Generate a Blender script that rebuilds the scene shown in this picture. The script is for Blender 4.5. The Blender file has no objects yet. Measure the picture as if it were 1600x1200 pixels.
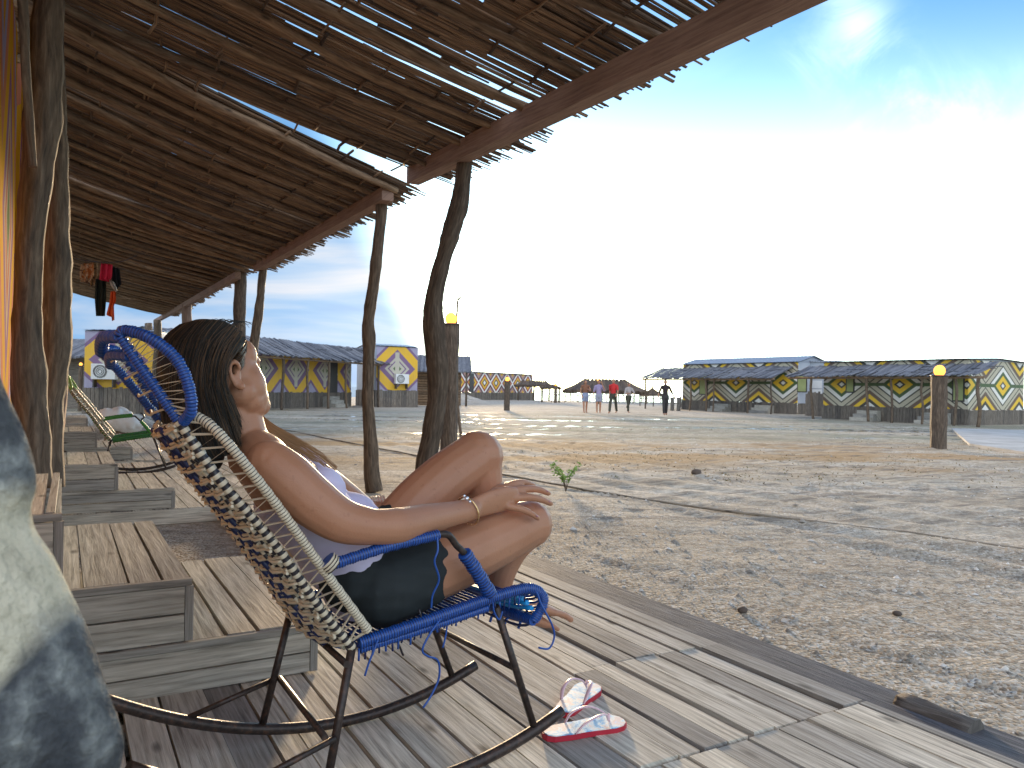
import bpy, bmesh, math, random
from mathutils import Vector, Matrix, noise
R = math.radians
SC = bpy.context.scene
COL = SC.collection
random.seed(7)

# ------------------------------------------------------------------ camera
FPX = 1200.0; CAMH = 1.15; ROLL = R(1.0)
cam_d = bpy.data.cameras.new('camera'); cam = bpy.data.objects.new('camera', cam_d); COL.objects.link(cam)
cam_d.sensor_width = 36; cam_d.lens = 36 * FPX / 1600; cam_d.shift_y = 8 / 1600
cam_d.clip_start = 0.05; cam_d.clip_end = 9000
cam.location = (0, 0, CAMH)
cam.rotation_euler = (Matrix.Rotation(R(90), 4, 'X') @ Matrix.Rotation(ROLL, 4, 'Z')).to_euler()
cam_d.dof.use_dof = True; cam_d.dof.focus_distance = 2.1; cam_d.dof.aperture_fstop = 15
SC.camera = cam

# ------------------------------------------------------------------ sky and sun
SUN_AZ = math.atan(-88 / 1200); SUN_EL = R(6.2)
w = bpy.data.worlds.new('World'); SC.world = w; w.use_nodes = True
nt = w.node_tree; nt.nodes.clear()
def WN(t, **k):
    n = nt.nodes.new(t)
    for a, b in k.items(): setattr(n, a, b)
    return n
def wmath(op, a, b=None, c=None, clamp=False):
    n = WN('ShaderNodeMath', operation=op); n.use_clamp = clamp
    for i, v in enumerate((a, b, c)):
        if v is None: continue
        if isinstance(v, (int, float)): n.inputs[i].default_value = v
        else: nt.links.new(v, n.inputs[i])
    return n.outputs[0]
sky = WN('ShaderNodeTexSky', sky_type='NISHITA', sun_disc=False, sun_elevation=SUN_EL, sun_rotation=SUN_AZ,
         altitude=0, air_density=1.0, dust_density=0.6, ozone_density=3.5)
tc = WN('ShaderNodeTexCoord'); sep = WN('ShaderNodeSeparateXYZ'); nt.links.new(tc.outputs['Generated'], sep.inputs[0])
X, Y, Z = sep.outputs
az = wmath('ARCTAN2', X, Y); el = wmath('ARCSINE', Z)
def blob(a0, e0, sa, se, p=1.0):
    u = wmath('DIVIDE', wmath('SUBTRACT', az, a0), sa); v = wmath('DIVIDE', wmath('SUBTRACT', el, e0), se)
    d = wmath('ADD', wmath('MULTIPLY', u, u), wmath('MULTIPLY', v, v))
    return wmath('POWER', 2.71828, wmath('MULTIPLY', wmath('POWER', d, p), -1.0))
hs = WN('ShaderNodeHueSaturation'); hs.inputs['Saturation'].default_value = 1.0; hs.inputs['Value'].default_value = 1.0
nt.links.new(sky.outputs[0], hs.inputs['Color'])
# thin high cloud lit from behind by the low sun, thick veil right of the sun
zc = wmath('MAXIMUM', wmath('ADD', Z, 0.10), 0.02)
cmb = WN('ShaderNodeCombineXYZ'); nt.links.new(wmath('DIVIDE', X, zc), cmb.inputs[0]); nt.links.new(wmath('DIVIDE', Y, zc), cmb.inputs[1])
mp = WN('ShaderNodeMapping'); mp.inputs['Scale'].default_value = (0.75, 0.55, 1); mp.inputs['Location'].default_value = (3.1, 1.4, 0)
mp.inputs['Rotation'].default_value = (0, 0, R(25))
nt.links.new(cmb.outputs[0], mp.inputs[0])
cn = WN('ShaderNodeTexNoise'); cn.inputs['Scale'].default_value = 1.1; cn.inputs['Detail'].default_value = 7; cn.inputs['Roughness'].default_value = 0.55
cn.inputs['Distortion'].default_value = 0.6
nt.links.new(mp.outputs[0], cn.inputs['Vector'])
cr_ = WN('ShaderNodeMapRange'); cr_.inputs['From Min'].default_value = 0.50; cr_.inputs['From Max'].default_value = 0.72
nt.links.new(cn.outputs['Fac'], cr_.inputs['Value'])
def px_az(px): return math.atan((px - 800) / 1200)
veil = blob(px_az(1200), 0.06, 0.80, 0.23, 1.25)
halo = blob(SUN_AZ + .015, SUN_EL - 0.02, 0.045, 0.07, 1.1)
cl = wmath('MULTIPLY', cr_.outputs[0], 0.55)
lowband = blob(-0.30, 0.12, 0.40, 0.10, 1.0)
cl = wmath('MULTIPLY', cl, wmath('ADD', 0.35, wmath('MULTIPLY', lowband, 1.3)))
VEIL = 7.0; HALO = 9.0; CLOUD = 5.0
def scale_col(fac, col, k):
    m = WN('ShaderNodeMix', data_type='RGBA', blend_type='MULTIPLY'); m.inputs[0].default_value = 1
    m.inputs[6].default_value = (col[0] * k, col[1] * k, col[2] * k, 1); nt.links.new(fac, m.inputs[7]); return m.outputs[2]
def addc(a, b):
    m = WN('ShaderNodeMix', data_type='RGBA', blend_type='ADD'); m.inputs[0].default_value = 1
    nt.links.new(a, m.inputs[6]); nt.links.new(b, m.inputs[7]); return m.outputs[2]
tint = WN('ShaderNodeMix', data_type='RGBA', blend_type='MULTIPLY'); tint.inputs[0].default_value = 1
nt.links.new(hs.outputs[0], tint.inputs[6]); tint.inputs[7].default_value = (0.62, 0.92, 1.05, 1)
def sstep(v, a, b):
    n = WN('ShaderNodeMapRange', interpolation_type='SMOOTHSTEP'); nt.links.new(v, n.inputs[0]); n.inputs[1].default_value = a; n.inputs[2].default_value = b
    n.inputs[3].default_value = 0; n.inputs[4].default_value = 1; return n.outputs[0]
# bank of blue-grey evening cloud left of the sun
bank = wmath('MULTIPLY', wmath('MULTIPLY', wmath('SUBTRACT', 1, sstep(wmath('ADD', az, wmath('MULTIPLY', wmath('SUBTRACT', el, .12), .55)), -.185, -.045)), sstep(az, -1.5, -1.0)), wmath('SUBTRACT', 1, sstep(el, .5, .9)))
mp2 = WN('ShaderNodeMapping'); mp2.inputs['Scale'].default_value = (1.6, 1.6, 8.0); mp2.inputs['Rotation'].default_value = (0, R(12), 0); nt.links.new(tc.outputs['Generated'], mp2.inputs[0])
bn = WN('ShaderNodeTexNoise'); bn.inputs['Scale'].default_value = 1.5; bn.inputs['Detail'].default_value = 6; bn.inputs['Roughness'].default_value = .55; bn.inputs['Distortion'].default_value = .5
nt.links.new(mp2.outputs[0], bn.inputs['Vector'])
K = 1 / (.12 * 2.85)
br = WN('ShaderNodeValToRGB'); e = br.color_ramp.elements
cols = [(.34, (.13, .36, .76)), (.48, (.24, .49, .83)), (.58, (.46, .62, .84)), (.70, (.78, .78, .84))]
while len(e) < 4: e.new(.5)
for i, (p, c) in enumerate(cols): e[i].position = p; e[i].color = (*[x * K for x in c], 1)
nt.links.new(bn.outputs['Fac'], br.inputs[0])
warm = scale_col(wmath('MULTIPLY', sstep(az, -.45, -.10), wmath('SUBTRACT', 1, sstep(el, .03, .30))), (.9, .75, .5), .55 * K)
def mixw(f, a, b):
    m = WN('ShaderNodeMix', data_type='RGBA'); nt.links.new(f, m.inputs[0]); nt.links.new(a, m.inputs[6]); nt.links.new(b, m.inputs[7]); return m.outputs[2]
base = mixw(bank, addc(tint.outputs[2], scale_col(cl, (1, .97, .95), CLOUD)), addc(br.outputs[0], warm))
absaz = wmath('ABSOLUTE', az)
back_fill = wmath('MULTIPLY', sstep(absaz, 1.15, 2.1), sstep(el, -.02, .12))  # unseen bright cloud behind the camera, added as fill light
base = addc(base, scale_col(wmath('MULTIPLY', back_fill, wmath('ADD', .55, cn.outputs['Fac'])), (1.0, .95, .88), 1.25 * K))
wn = WN('ShaderNodeTexNoise'); wn.inputs['Scale'].default_value = 9; wn.inputs['Detail'].default_value = 8; wn.inputs['Roughness'].default_value = .62; wn.inputs['Distortion'].default_value = .8
nt.links.new(tc.outputs['Generated'], wn.inputs['Vector'])
azs = az; wdiag = wmath('ADD', az, wmath('MULTIPLY', wmath('SUBTRACT', el, .40), .45))
def blob2(a0, e0, sa, se):
    u = wmath('DIVIDE', wmath('SUBTRACT', wdiag, a0), sa); v = wmath('DIVIDE', wmath('SUBTRACT', el, e0), se)
    return wmath('POWER', 2.71828, wmath('MULTIPLY', wmath('ADD', wmath('MULTIPLY', u, u), wmath('MULTIPLY', v, v)), -1.0))
wisps = wmath('MULTIPLY', wmath('ADD', wmath('ADD', blob2(.425, .405, .035, .06), wmath('MULTIPLY', blob2(.36, .385, .03, .03), .5)), wmath('MULTIPLY', blob2(.47, .32, .09, .035), .5)), sstep(wn.outputs['Fac'], .38, .66))
base = addc(base, scale_col(wisps, (1, 1, 1), .75 * K))
inv = wmath('SUBTRACT', 1, bank)
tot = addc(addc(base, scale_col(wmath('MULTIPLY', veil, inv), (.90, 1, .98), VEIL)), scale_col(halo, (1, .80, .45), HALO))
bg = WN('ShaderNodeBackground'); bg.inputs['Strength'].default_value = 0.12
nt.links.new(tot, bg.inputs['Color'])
wo = WN('ShaderNodeOutputWorld'); nt.links.new(bg.outputs[0], wo.inputs[0])

sd = bpy.data.lights.new('sun', 'SUN'); sd.energy = 2.0; sd.angle = R(4.0); sd.color = (1.0, 0.72, 0.42)
sun = bpy.data.objects.new('sun', sd); COL.objects.link(sun)
S = Vector((math.sin(SUN_AZ) * math.cos(SUN_EL), math.cos(SUN_AZ) * math.cos(SUN_EL), math.sin(SUN_EL)))
sun.rotation_euler = S.to_track_quat('Z', 'Y').to_euler()
sun.location = S * 100
SC.view_settings.view_transform = 'Standard'; SC.view_settings.look = 'None'
SC.view_settings.exposure = 1.55; SC.view_settings.gamma = 1
SC.render.film_transparent = False

# ------------------------------------------------------------------ pixel <-> place helpers (measuring only)
C0, S0 = math.cos(ROLL), math.sin(ROLL)
def uv(px, py):
    a, b = px - 800, py - 608
    return (C0 * a + S0 * b) / FPX, (-S0 * a + C0 * b) / FPX
def at(px, py, y):
    u, v = uv(px, py); return Vector((u * y, y, CAMH - v * y))
def onz(px, py, z=0.0):
    u, v = uv(px, py); y = (CAMH - z) / v; return Vector((u * y, y, z))
DX, DY = -0.504, 0.864      # along the porch
NX, NY = 0.864, 0.504       # out from the porch
def P(a, b, z=0.0): return Vector((a * DX + b * NX, a * DY + b * NY, z))
def inb(px, py, b):
    u, v = uv(px, py); y = b / (u * NX + NY); return Vector((u * y, y, CAMH - v * y))
DECK = 0.12
def C(t, s, z): return Vector((-.66 + .8 * t + .6 * s, 2.2 + .6 * t - .8 * s, z + DECK))   # rocking chair frame
def CW(px, py, s):
    u, v = uv(px, py)
    t = (u * (2.2 - .8 * s) + .66 - .6 * s) / (.8 - .6 * u); y = 2.2 - .8 * s + .6 * t
    return Vector((-.66 + .8 * t + .6 * s, y, CAMH - v * y))

def rr(a, b): return random.uniform(a, b)
def cr(pts, n=6):
    pts = [Vector(p) for p in pts]; out = []
    for i in range(len(pts) - 1):
        p0 = pts[max(i - 1, 0)]; p1 = pts[i]; p2 = pts[i + 1]; p3 = pts[min(i + 2, len(pts) - 1)]
        for k in range(n):
            t = k / n
            out.append(0.5 * ((2 * p1) + (p2 - p0) * t + (2 * p0 - 5 * p1 + 4 * p2 - p3) * t * t + (3 * p1 - p0 - 3 * p2 + p3) * t ** 3))
    out.append(pts[-1]); return out
def lerpl(vals, n):
    out = []
    for i in range(len(vals) - 1):
        for k in range(n): out.append(vals[i] + (vals[i + 1] - vals[i]) * k / n)
    out.append(vals[-1]); return out

# ------------------------------------------------------------------ mesh collector
class MB:
    def __init__(s): s.v = []; s.f = []; s.m = []; s.uv = []; s.r = []; s.sm = []
    def face(s, idx, uvs=None, mat=0, rnd=0.0, smooth=False):
        s.f.append(tuple(idx)); s.m.append(mat); s.uv.append(uvs or [(0, 0)] * len(idx)); s.r.append(rnd); s.sm.append(smooth)
    def poly(s, pts, uvs=None, mat=0, rnd=0.0, smooth=False):
        n = len(s.v); s.v += [tuple(p) for p in pts]; s.face(range(n, n + len(pts)), uvs, mat, rnd, smooth)
    def tube(s, pts, rad, sides=8, mat=0, caps=True, wdir=None, ratio=1.0, rnd=None, jit=0.0, closed=False, smooth=True, mats=None):
        pts = [Vector(p) for p in pts]; n = len(pts)
        if isinstance(rad, (int, float)): rad = [rad] * n
        if isinstance(ratio, (int, float)): ratio = [ratio] * n
        if rnd is None: rnd = random.random()
        base = len(s.v); L = 0; Ls = []; prev = None
        for i in range(n):
            if closed: t = pts[(i + 1) % n] - pts[i - 1]
            else: t = pts[min(i + 1, n - 1)] - pts[max(i - 1, 0)]
            if t.length < 1e-9: t = Vector((0, 0, 1))
            t.normalize()
            ref = Vector(wdir) if wdir is not None else (prev if prev is not None else (Vector((0, 0, 1)) if abs(t.z) < .9 else Vector((1, 0, 0))))
            a = ref - t * ref.dot(t)
            if a.length < 1e-6: a = t.orthogonal()
            a.normalize(); b = t.cross(a); prev = a
            if i: L += (pts[i] - pts[i - 1]).length
            Ls.append(L)
            for k in range(sides):
                th = 2 * math.pi * k / sides; j = 1 + (rr(-jit, jit) if jit else 0)
                s.v.append(tuple(pts[i] + a * (math.cos(th) * rad[i] * ratio[i] * j) + b * (math.sin(th) * rad[i] * j)))
        rm = sum(rad) / n; off = rnd * 37.0
        seg = n if closed else n - 1
        for i in range(seg):
            i2 = (i + 1) % n
            u0 = Ls[i]; u1 = Ls[i2] if i2 else Ls[i] + 0.01
            for k in range(sides):
                k2 = (k + 1) % sides
                v0 = k / sides * 6.28 * rm; v1 = (k + 1) / sides * 6.28 * rm
                mm = mats[i % len(mats)] if mats else mat
                s.face((base + i * sides + k, base + i * sides + k2, base + i2 * sides + k2, base + i2 * sides + k),
                       [(u0 + off, v0 + off), (u0 + off, v1 + off), (u1 + off, v1 + off), (u1 + off, v0 + off)], mm, rnd, smooth)
        if caps and not closed:
            for e, idx in ((0, [base + k for k in range(sides)][::-1]), (1, [base + (n - 1) * sides + k for k in range(sides)])):
                s.face(idx, [(off + .01 * math.cos(q), off + .01 * math.sin(q)) for q in range(sides)], mat, rnd, False)
    def box(s, o, ax, ay, az, mat=0, rnd=None, taper=0.0):
        """box from corner o with edge vectors ax, ay, az; u runs along the longest edge"""
        o, ax, ay, az = Vector(o), Vector(ax), Vector(ay), Vector(az)
        if rnd is None: rnd = random.random()
        n = len(s.v); off = rnd * 37.0
        for k in range(8):
            p = o.copy()
            if k & 1: p += ax
            if k & 2: p += ay
            if k & 4: p += az
            s.v.append(tuple(p))
        E = [ax.length, ay.length, az.length]; big = E.index(max(E))
        if ax.cross(ay).dot(az) > 0: F = [(0, 2, 3, 1), (4, 5, 7, 6), (0, 1, 5, 4), (2, 6, 7, 3), (0, 4, 6, 2), (1, 3, 7, 5)]
        else: F = [(0, 1, 3, 2), (4, 6, 7, 5), (0, 4, 5, 1), (2, 3, 7, 6), (0, 2, 6, 4), (1, 5, 7, 3)]
        for f in F:
            uvs = []
            for k in f:
                c = [E[0] if k & 1 else 0, E[1] if k & 2 else 0, E[2] if k & 4 else 0]
                u = c[big]; v = sum(c) - u
                uvs.append((u + off, v + off * 1.7))
            s.face([n + k for k in f], uvs, mat, rnd)
    def abox(s, a0, a1, b0, b1, z0, z1, mat=0, rnd=None):
        s.box(P(a0, b0, z0), P(a1 - a0, 0), P(0, b1 - b0), (0, 0, z1 - z0), mat, rnd)
    def ell(s, c, rx, ry=None, rz=None, axes=None, seg=12, rings=8, mat=0, rnd=0.0):
        ry = ry or rx; rz = rz or rx; c = Vector(c); A = axes or (Vector((1, 0, 0)), Vector((0, 1, 0)), Vector((0, 0, 1)))
        A = [Vector(q) for q in A]
        b = len(s.v); s.v.append(tuple(c + A[2] * rz))
        for i in range(1, rings):
            ph = math.pi * i / rings
            for k in range(seg):
                th = 2 * math.pi * k / seg
                s.v.append(tuple(c + A[0] * (rx * math.sin(ph) * math.cos(th)) + A[1] * (ry * math.sin(ph) * math.sin(th)) + A[2] * (rz * math.cos(ph))))
        s.v.append(tuple(c - A[2] * rz)); last = len(s.v) - 1
        for k in range(seg):
            k2 = (k + 1) % seg
            s.face((b, b + 1 + k, b + 1 + k2), None, mat, rnd, True)
            for i in range(rings - 2):
                p = b + 1 + i * seg
                s.face((p + k, p + seg + k, p + seg + k2, p + k2), None, mat, rnd, True)
            p = b + 1 + (rings - 2) * seg
            s.face((p + k, last, p + k2), None, mat, rnd, True)
    def build(s, name, mats, parent=None, label=None):
        me = bpy.data.meshes.new(name); me.from_pydata(s.v, [], s.f)
        if not isinstance(mats, (list, tuple)): mats = [mats]
        for m in mats: me.materials.append(m)
        me.polygons.foreach_set('material_index', s.m); me.polygons.foreach_set('use_smooth', s.sm)
        ul = me.uv_layers.new(name='UVMap'); flat = []
        for u in s.uv:
            for q in u: flat += [q[0], q[1]]
        ul.data.foreach_set('uv', flat)
        at_ = me.attributes.new('rnd', 'FLOAT', 'FACE'); at_.data.foreach_set('value', s.r)
        me.update(); me.validate()
        o = bpy.data.objects.new(name, me); COL.objects.link(o)
        if parent is not None: o.parent = parent
        if label: o['label'] = label
        return o
def remesh(mb, name, mats, voxel, it=6, parent=None, label=None, post=None, disp=None):
    o = mb.build('tmp_shape', mats)
    m = o.modifiers.new('r', 'REMESH'); m.mode = 'VOXEL'; m.voxel_size = voxel; m.use_smooth_shade = True
    if it:
        q = o.modifiers.new('s', 'SMOOTH'); q.factor = 0.5; q.iterations = it
    dg = bpy.context.evaluated_depsgraph_get(); dg.update()
    me = bpy.data.meshes.new_from_object(o.evaluated_get(dg)); me.name = name
    bpy.data.objects.remove(o)
    me.materials.clear()
    for mm in (mats if isinstance(mats, (list, tuple)) else [mats]): me.materials.append(mm)
    me.polygons.foreach_set('use_smooth', [True] * len(me.polygons))
    if disp:
        for v in me.vertices: v.co += v.normal * disp(v.co)
    o = bpy.data.objects.new(name, me); COL.objects.link(o)
    if parent is not None: o.parent = parent
    if label: o['label'] = label
    if post: post(me)
    return o
def tag(o, label=None, cat=None, group=None, kind=None):
    if label: o['label'] = label
    if cat: o['category'] = cat
    if group: o['group'] = group
    if kind: o['kind'] = kind
    return o
def empty(name, loc=(0, 0, 0), rz=0, label=None, cat=None, group=None):
    o = bpy.data.objects.new(name, None); COL.objects.link(o); o.location = loc; o.rotation_euler = (0, 0, rz); o.empty_display_size = .1
    return tag(o, label, cat, group)
def keep(o, root):
    """parent o (built in world space) under root without moving it"""
    o.parent = root
    o.matrix_parent_inverse = (Matrix.Translation(root.location) @ root.rotation_euler.to_matrix().to_4x4()).inverted()
    return o

# ------------------------------------------------------------------ materials
class Nd:
    def __init__(s, name):
        s.m = bpy.data.materials.new(name); s.m.use_nodes = True; s.t = s.m.node_tree
        s.b = s.t.nodes['Principled BSDF']; s.b.inputs['Roughness'].default_value = .8
    def n(s, t, **k):
        x = s.t.nodes.new(t)
        for a, b in k.items(): setattr(x, a, b)
        return x
    def put(s, v, inp):
        if isinstance(v, (int, float)): inp.default_value = v
        elif isinstance(v, (tuple, list)): inp.default_value = tuple(v) if len(v) != 3 or inp.type == 'VECTOR' else (*v, 1)
        else: s.t.links.new(v, inp)
    def math(s, op, a, b=None, clamp=False):
        x = s.n('ShaderNodeMath', operation=op); x.use_clamp = clamp
        s.put(a, x.inputs[0])
        if b is not None: s.put(b, x.inputs[1])
        return x.outputs[0]
    def coord(s, kind='Object', scale=(1, 1, 1), loc=(0, 0, 0), rot=(0, 0, 0)):
        c = s.n('ShaderNodeTexCoord'); m = s.n('ShaderNodeMapping')
        m.inputs['Scale'].default_value = scale; m.inputs['Location'].default_value = loc; m.inputs['Rotation'].default_value = rot
        s.t.links.new(c.outputs[kind], m.inputs[0]); return m.outputs[0]
    def noise(s, vec, scale=5, detail=4, rough=.5, dist=0.0):
        x = s.n('ShaderNodeTexNoise'); s.put(vec, x.inputs['Vector']); x.inputs['Scale'].default_value = scale
        x.inputs['Detail'].default_value = detail; x.inputs['Roughness'].default_value = rough; x.inputs['Distortion'].default_value = dist
        return x.outputs['Fac']
    def voro(s, vec, scale=5, feature='F1', out='Distance', rand=1.0):
        x = s.n('ShaderNodeTexVoronoi', feature=feature); s.put(vec, x.inputs['Vector']); x.inputs['Scale'].default_value = scale
        x.inputs['Randomness'].default_value = rand
        return x.outputs[out]
    def ramp(s, f, stops, interp='LINEAR'):
        x = s.n('ShaderNodeValToRGB'); x.color_ramp.interpolation = interp; e = x.color_ramp.elements
        while len(e) < len(stops): e.new(.5)
        for i, (p, c) in enumerate(stops):
            e[i].position = p; e[i].color = (*c, 1) if len(c) == 3 else c
        s.put(f, x.inputs[0]); return x.outputs[0]
    def rng(s, f, a, b, c=0, d=1):
        x = s.n('ShaderNodeMapRange'); s.put(f, x.inputs[0])
        for i, v in enumerate((a, b, c, d)): x.inputs[i + 1].default_value = v
        return x.outputs[0]
    def mix(s, f, a, b, blend='MIX'):
        x = s.n('ShaderNodeMix', data_type='RGBA', blend_type=blend); s.put(f, x.inputs[0]); s.put(a, x.inputs[6]); s.put(b, x.inputs[7]); return x.outputs[2]
    def attr(s, name='rnd'):
        x = s.n('ShaderNodeAttribute', attribute_name=name); return x.outputs['Fac']
    def bump(s, h, strength=.5, dist=.01):
        x = s.n('ShaderNodeBump'); x.inputs['Strength'].default_value = strength; x.inputs['Distance'].default_value = dist
        s.put(h, x.inputs['Height']); s.t.links.new(x.outputs[0], s.b.inputs['Normal']); return x
    def col(s, c): s.put(c, s.b.inputs['Base Color']); return s
    def set(s, **k):
        for a, b in k.items(): s.put(b, s.b.inputs[a.replace('_', ' ')])
        return s.m

def wood(name, c0, c1, c2, gx=3, gy=70, vary=.5, bumpd=.004, knots=True, rough=.8, blotch=2.0):
    m = Nd(name); u = m.coord('UV', (gx, gy, 1)); g = m.noise(u, 1, 6, .62, .4)
    big = m.noise(m.coord('UV', (blotch, blotch * 3, 1)), 1, 4, .6)
    c = m.ramp(g, [(.28, c0), (.5, c1), (.72, c2)])
    r = m.attr(); c = m.mix(1.0, c, m.ramp(r, [(0, (1 - vary, 1 - vary, 1 - vary * .95)), (.5, (1, .98, .95)), (1, (1 + vary * .35, 1 + vary * .25, 1 + vary * .1))]), 'MULTIPLY')
    c = m.mix(m.rng(big, .35, .75, 0, .55), c, m.mix(1.0, c, (.55, .52, .5), 'MULTIPLY'))
    if knots:
        k = m.voro(m.coord('UV', (3.2, 9, 1)), 1, rand=1); k = m.rng(k, .05, .16, 1, 0)
        c = m.mix(m.math('MULTIPLY', k, .8, True), c, tuple(x * .25 for x in c0))
    m.col(c); m.bump(m.math('ADD', g, m.math('MULTIPLY', big, .6)), .8, bumpd); return m.set(Roughness=rough)
def flat(name, c, rough=.7, noise_s=30, var=.15, metal=0.0, bump=0.0, coat=0.0):
    m = Nd(name); n = m.noise(m.coord('Object'), noise_s, 4)
    m.col(m.mix(n, tuple(x * (1 - var) for x in c), tuple(min(1, x * (1 + var)) for x in c)))
    if bump: m.bump(n, .6, bump)
    return m.set(Roughness=rough, Metallic=metal)

M = {}
M['deck'] = wood('weathered_deck_wood', (.22, .20, .17), (.56, .53, .46), (.84, .81, .73), 3, 60, .55)
M['step'] = wood('step_wood', (.18, .17, .15), (.46, .44, .39), (.66, .64, .58), 3, 55, .42)
M['beamw'] = wood('sawn_beam_wood', (.19, .115, .085), (.30, .19, .14), (.40, .27, .20), 3, 50, .2, knots=False)
M['log'] = wood('old_log_wood', (.055, .05, .046), (.14, .125, .11), (.26, .24, .215), 5, 50, .25, .012)
M['trunk'] = wood('gnarled_post_wood', (.045, .032, .022), (.14, .10, .068), (.27, .20, .14), 6, 42, .3, .012, knots=False)
M['rafter'] = wood('rafter_pole_wood', (.10, .062, .036), (.25, .165, .10), (.42, .30, .19), 5, 40, .35, .008)
M['cane'] = wood('dry_cane', (.075, .048, .03), (.215, .145, .092), (.42, .295, .19), 4, 90, .75, .003, knots=False)
M['canefar'] = wood('grey_cane_thatch', (.09, .095, .11), (.19, .20, .235), (.34, .36, .40), 2, 30, .5, .01, knots=False)
M['fence'] = wood('grey_fence_wood', (.08, .07, .06), (.18, .155, .13), (.30, .26, .22), 4, 40, .4, knots=False)
def metal_rust():
    m = Nd('rusty_painted_pipe'); n = m.noise(m.coord('Object'), 55, 6, .65)
    m.col(m.ramp(n, [(.3, (.018, .014, .013)), (.55, (.055, .038, .032)), (.75, (.15, .07, .04))])); m.bump(n, .5, .002)
    return m.set(Roughness=.42, Metallic=.35)
M['pipe'] = metal_rust()
def plastic(name, c, rough=.35, var=.25):
    m = Nd(name); n = m.noise(m.coord('Object'), 60, 3); r = m.attr()
    c2 = m.mix(n, tuple(x * (1 - var) for x in c), tuple(min(1, x * (1 + var)) for x in c))
    return m.col(c2).set(Roughness=rough)
M['blue'] = plastic('blue_plastic_cord', (.012, .075, .33), .28)
M['navy'] = plastic('navy_plastic_cord', (.010, .022, .10), .3)
M['dark'] = flat('dark_gap', (.015, .015, .02), .6)
M['cream'] = plastic('cream_plastic_cord', (.62, .55, .41), .33, .12)
M['black'] = plastic('black_plastic_cord', (.025, .022, .028), .35)
M['green'] = plastic('green_plastic_cord', (.05, .22, .035), .3)
M['lime'] = plastic('lime_plastic_cord', (.30, .50, .10), .3)
M['cyan'] = plastic('bright_blue_strap', (.01, .27, .62), .3)
def skin():
    m = Nd('skin'); n = m.noise(m.coord('Object'), 9, 4); f = m.noise(m.coord('Object'), 260, 2)
    c = m.mix(n, (.36, .165, .088), (.46, .225, .13)); d2 = m.noise(m.coord('Object'), 70, 3); c = m.mix(m.rng(d2, .62, .72, 0, .35), c, (.26, .11, .06)); m.col(c); m.bump(f, .35, .0016)
    m.b.inputs['Subsurface Weight'].default_value = .12; m.b.inputs['Subsurface Radius'].default_value = (.03, .012, .006)
    m.b.inputs['Subsurface Scale'].default_value = .5
    return m.set(Roughness=.48)
M['skin'] = skin()
def hairm(name, a, b, rough=.38):
    m = Nd(name); n = m.noise(m.coord('Object'), 14, 5); r = m.attr(); 
    m.col(m.mix(m.math('MULTIPLY', m.math('ADD', n, r), .5), a, b)); return m.set(Roughness=rough)
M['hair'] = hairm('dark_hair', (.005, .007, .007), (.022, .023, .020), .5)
M['hairlit'] = hairm('brown_and_lit_hair', (.03, .02, .012), (.16, .09, .045), .4)  # lit tone painted into the woman's strands; plain brown for two walkers
def cloth(name, c, c2=None, sc=300, rough=.85, trans=0.0):
    m = Nd(name); n = m.noise(m.coord('Object'), 14, 4); f = m.noise(m.coord('Object'), sc, 2)
    m.col(m.mix(n, c, c2 or tuple(x * .8 for x in c))); m.bump(f, .25, .001)
    return m.set(Roughness=rough)
M['tank'] = cloth('pale_lilac_cotton', (.66, .62, .80), (.56, .52, .72))
M['shorts'] = cloth('black_cotton', (.012, .017, .019), (.02, .026, .028))
M['gold'] = flat('gold_bracelet', (.75, .5, .25), .25, metal=.9)
M['silver'] = flat('silver_charm', (.8, .8, .85), .2, metal=.9)
M['white'] = flat('white_paint', (.75, .75, .73), .5, 8, .08)
M['grey'] = flat('grey_painted_panel', (.42, .45, .50), .6, 3, .08)
M['glass'] = flat('window_glass', (.05, .06, .07), .12)
M['doorm'] = flat('dark_door', (.06, .055, .05), .5)
def corr():
    m = Nd('corrugated_sheet'); w_ = m.n('ShaderNodeTexWave'); w_.inputs['Scale'].default_value = 2.2; m.put(m.coord('Object'), w_.inputs['Vector'])
    m.col((.34, .36, .42)); m.bump(w_.outputs['Fac'], .8, .05); return m.set(Roughness=.4, Metallic=.3)
M['corr'] = corr()
def pattern(name, stops, A=1.0, bar=None, dirt=.25, stripe=None):
    m = Nd(name); c = m.n('ShaderNodeTexCoord'); s = m.n('ShaderNodeSeparateXYZ'); m.t.links.new(c.outputs['UV'], s.inputs[0])
    u = m.math('FRACT', s.outputs[0]); dx = m.math('MULTIPLY', m.math('ABSOLUTE', m.math('SUBTRACT', u, .5)), 2)
    v = m.math('ABSOLUTE', s.outputs[1])
    d = m.math('DIVIDE', m.math('ADD', m.math('MULTIPLY', dx, A), v), A + 1)
    col = m.ramp(d, stops, 'CONSTANT')
    if bar:
        f = m.math('MULTIPLY', m.math('LESS_THAN', v, .07), m.math('GREATER_THAN', dx, .45)); col = m.mix(f, col, bar)
    if stripe:
        f = m.math('MULTIPLY', m.math('LESS_THAN', dx, .10), m.math('LESS_THAN', v, .75)); col = m.mix(f, col, stripe)
    n = m.noise(m.coord('Object'), 1.6, 5, .65)
    col = m.mix(m.rng(n, .4, .75, 0, dirt), col, (.22, .19, .15))
    m.col(col); m.bump(m.noise(m.coord('Object', (1, 1, .15)), 9, 3), .6, .04)
    return m.set(Roughness=.5)
Wt, Tn, Gr, Ye, Br, Dk = (.86, .82, .74), (.55, .49, .36), (.07, .12, .04), (.88, .55, .03), (.16, .10, .07), (.06, .055, .04)
Pu, Li, Cr, Gn, YY = (.20, .11, .22), (.36, .33, .45), (.50, .46, .36), (.07, .12, .035), (.78, .45, .025)
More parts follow.
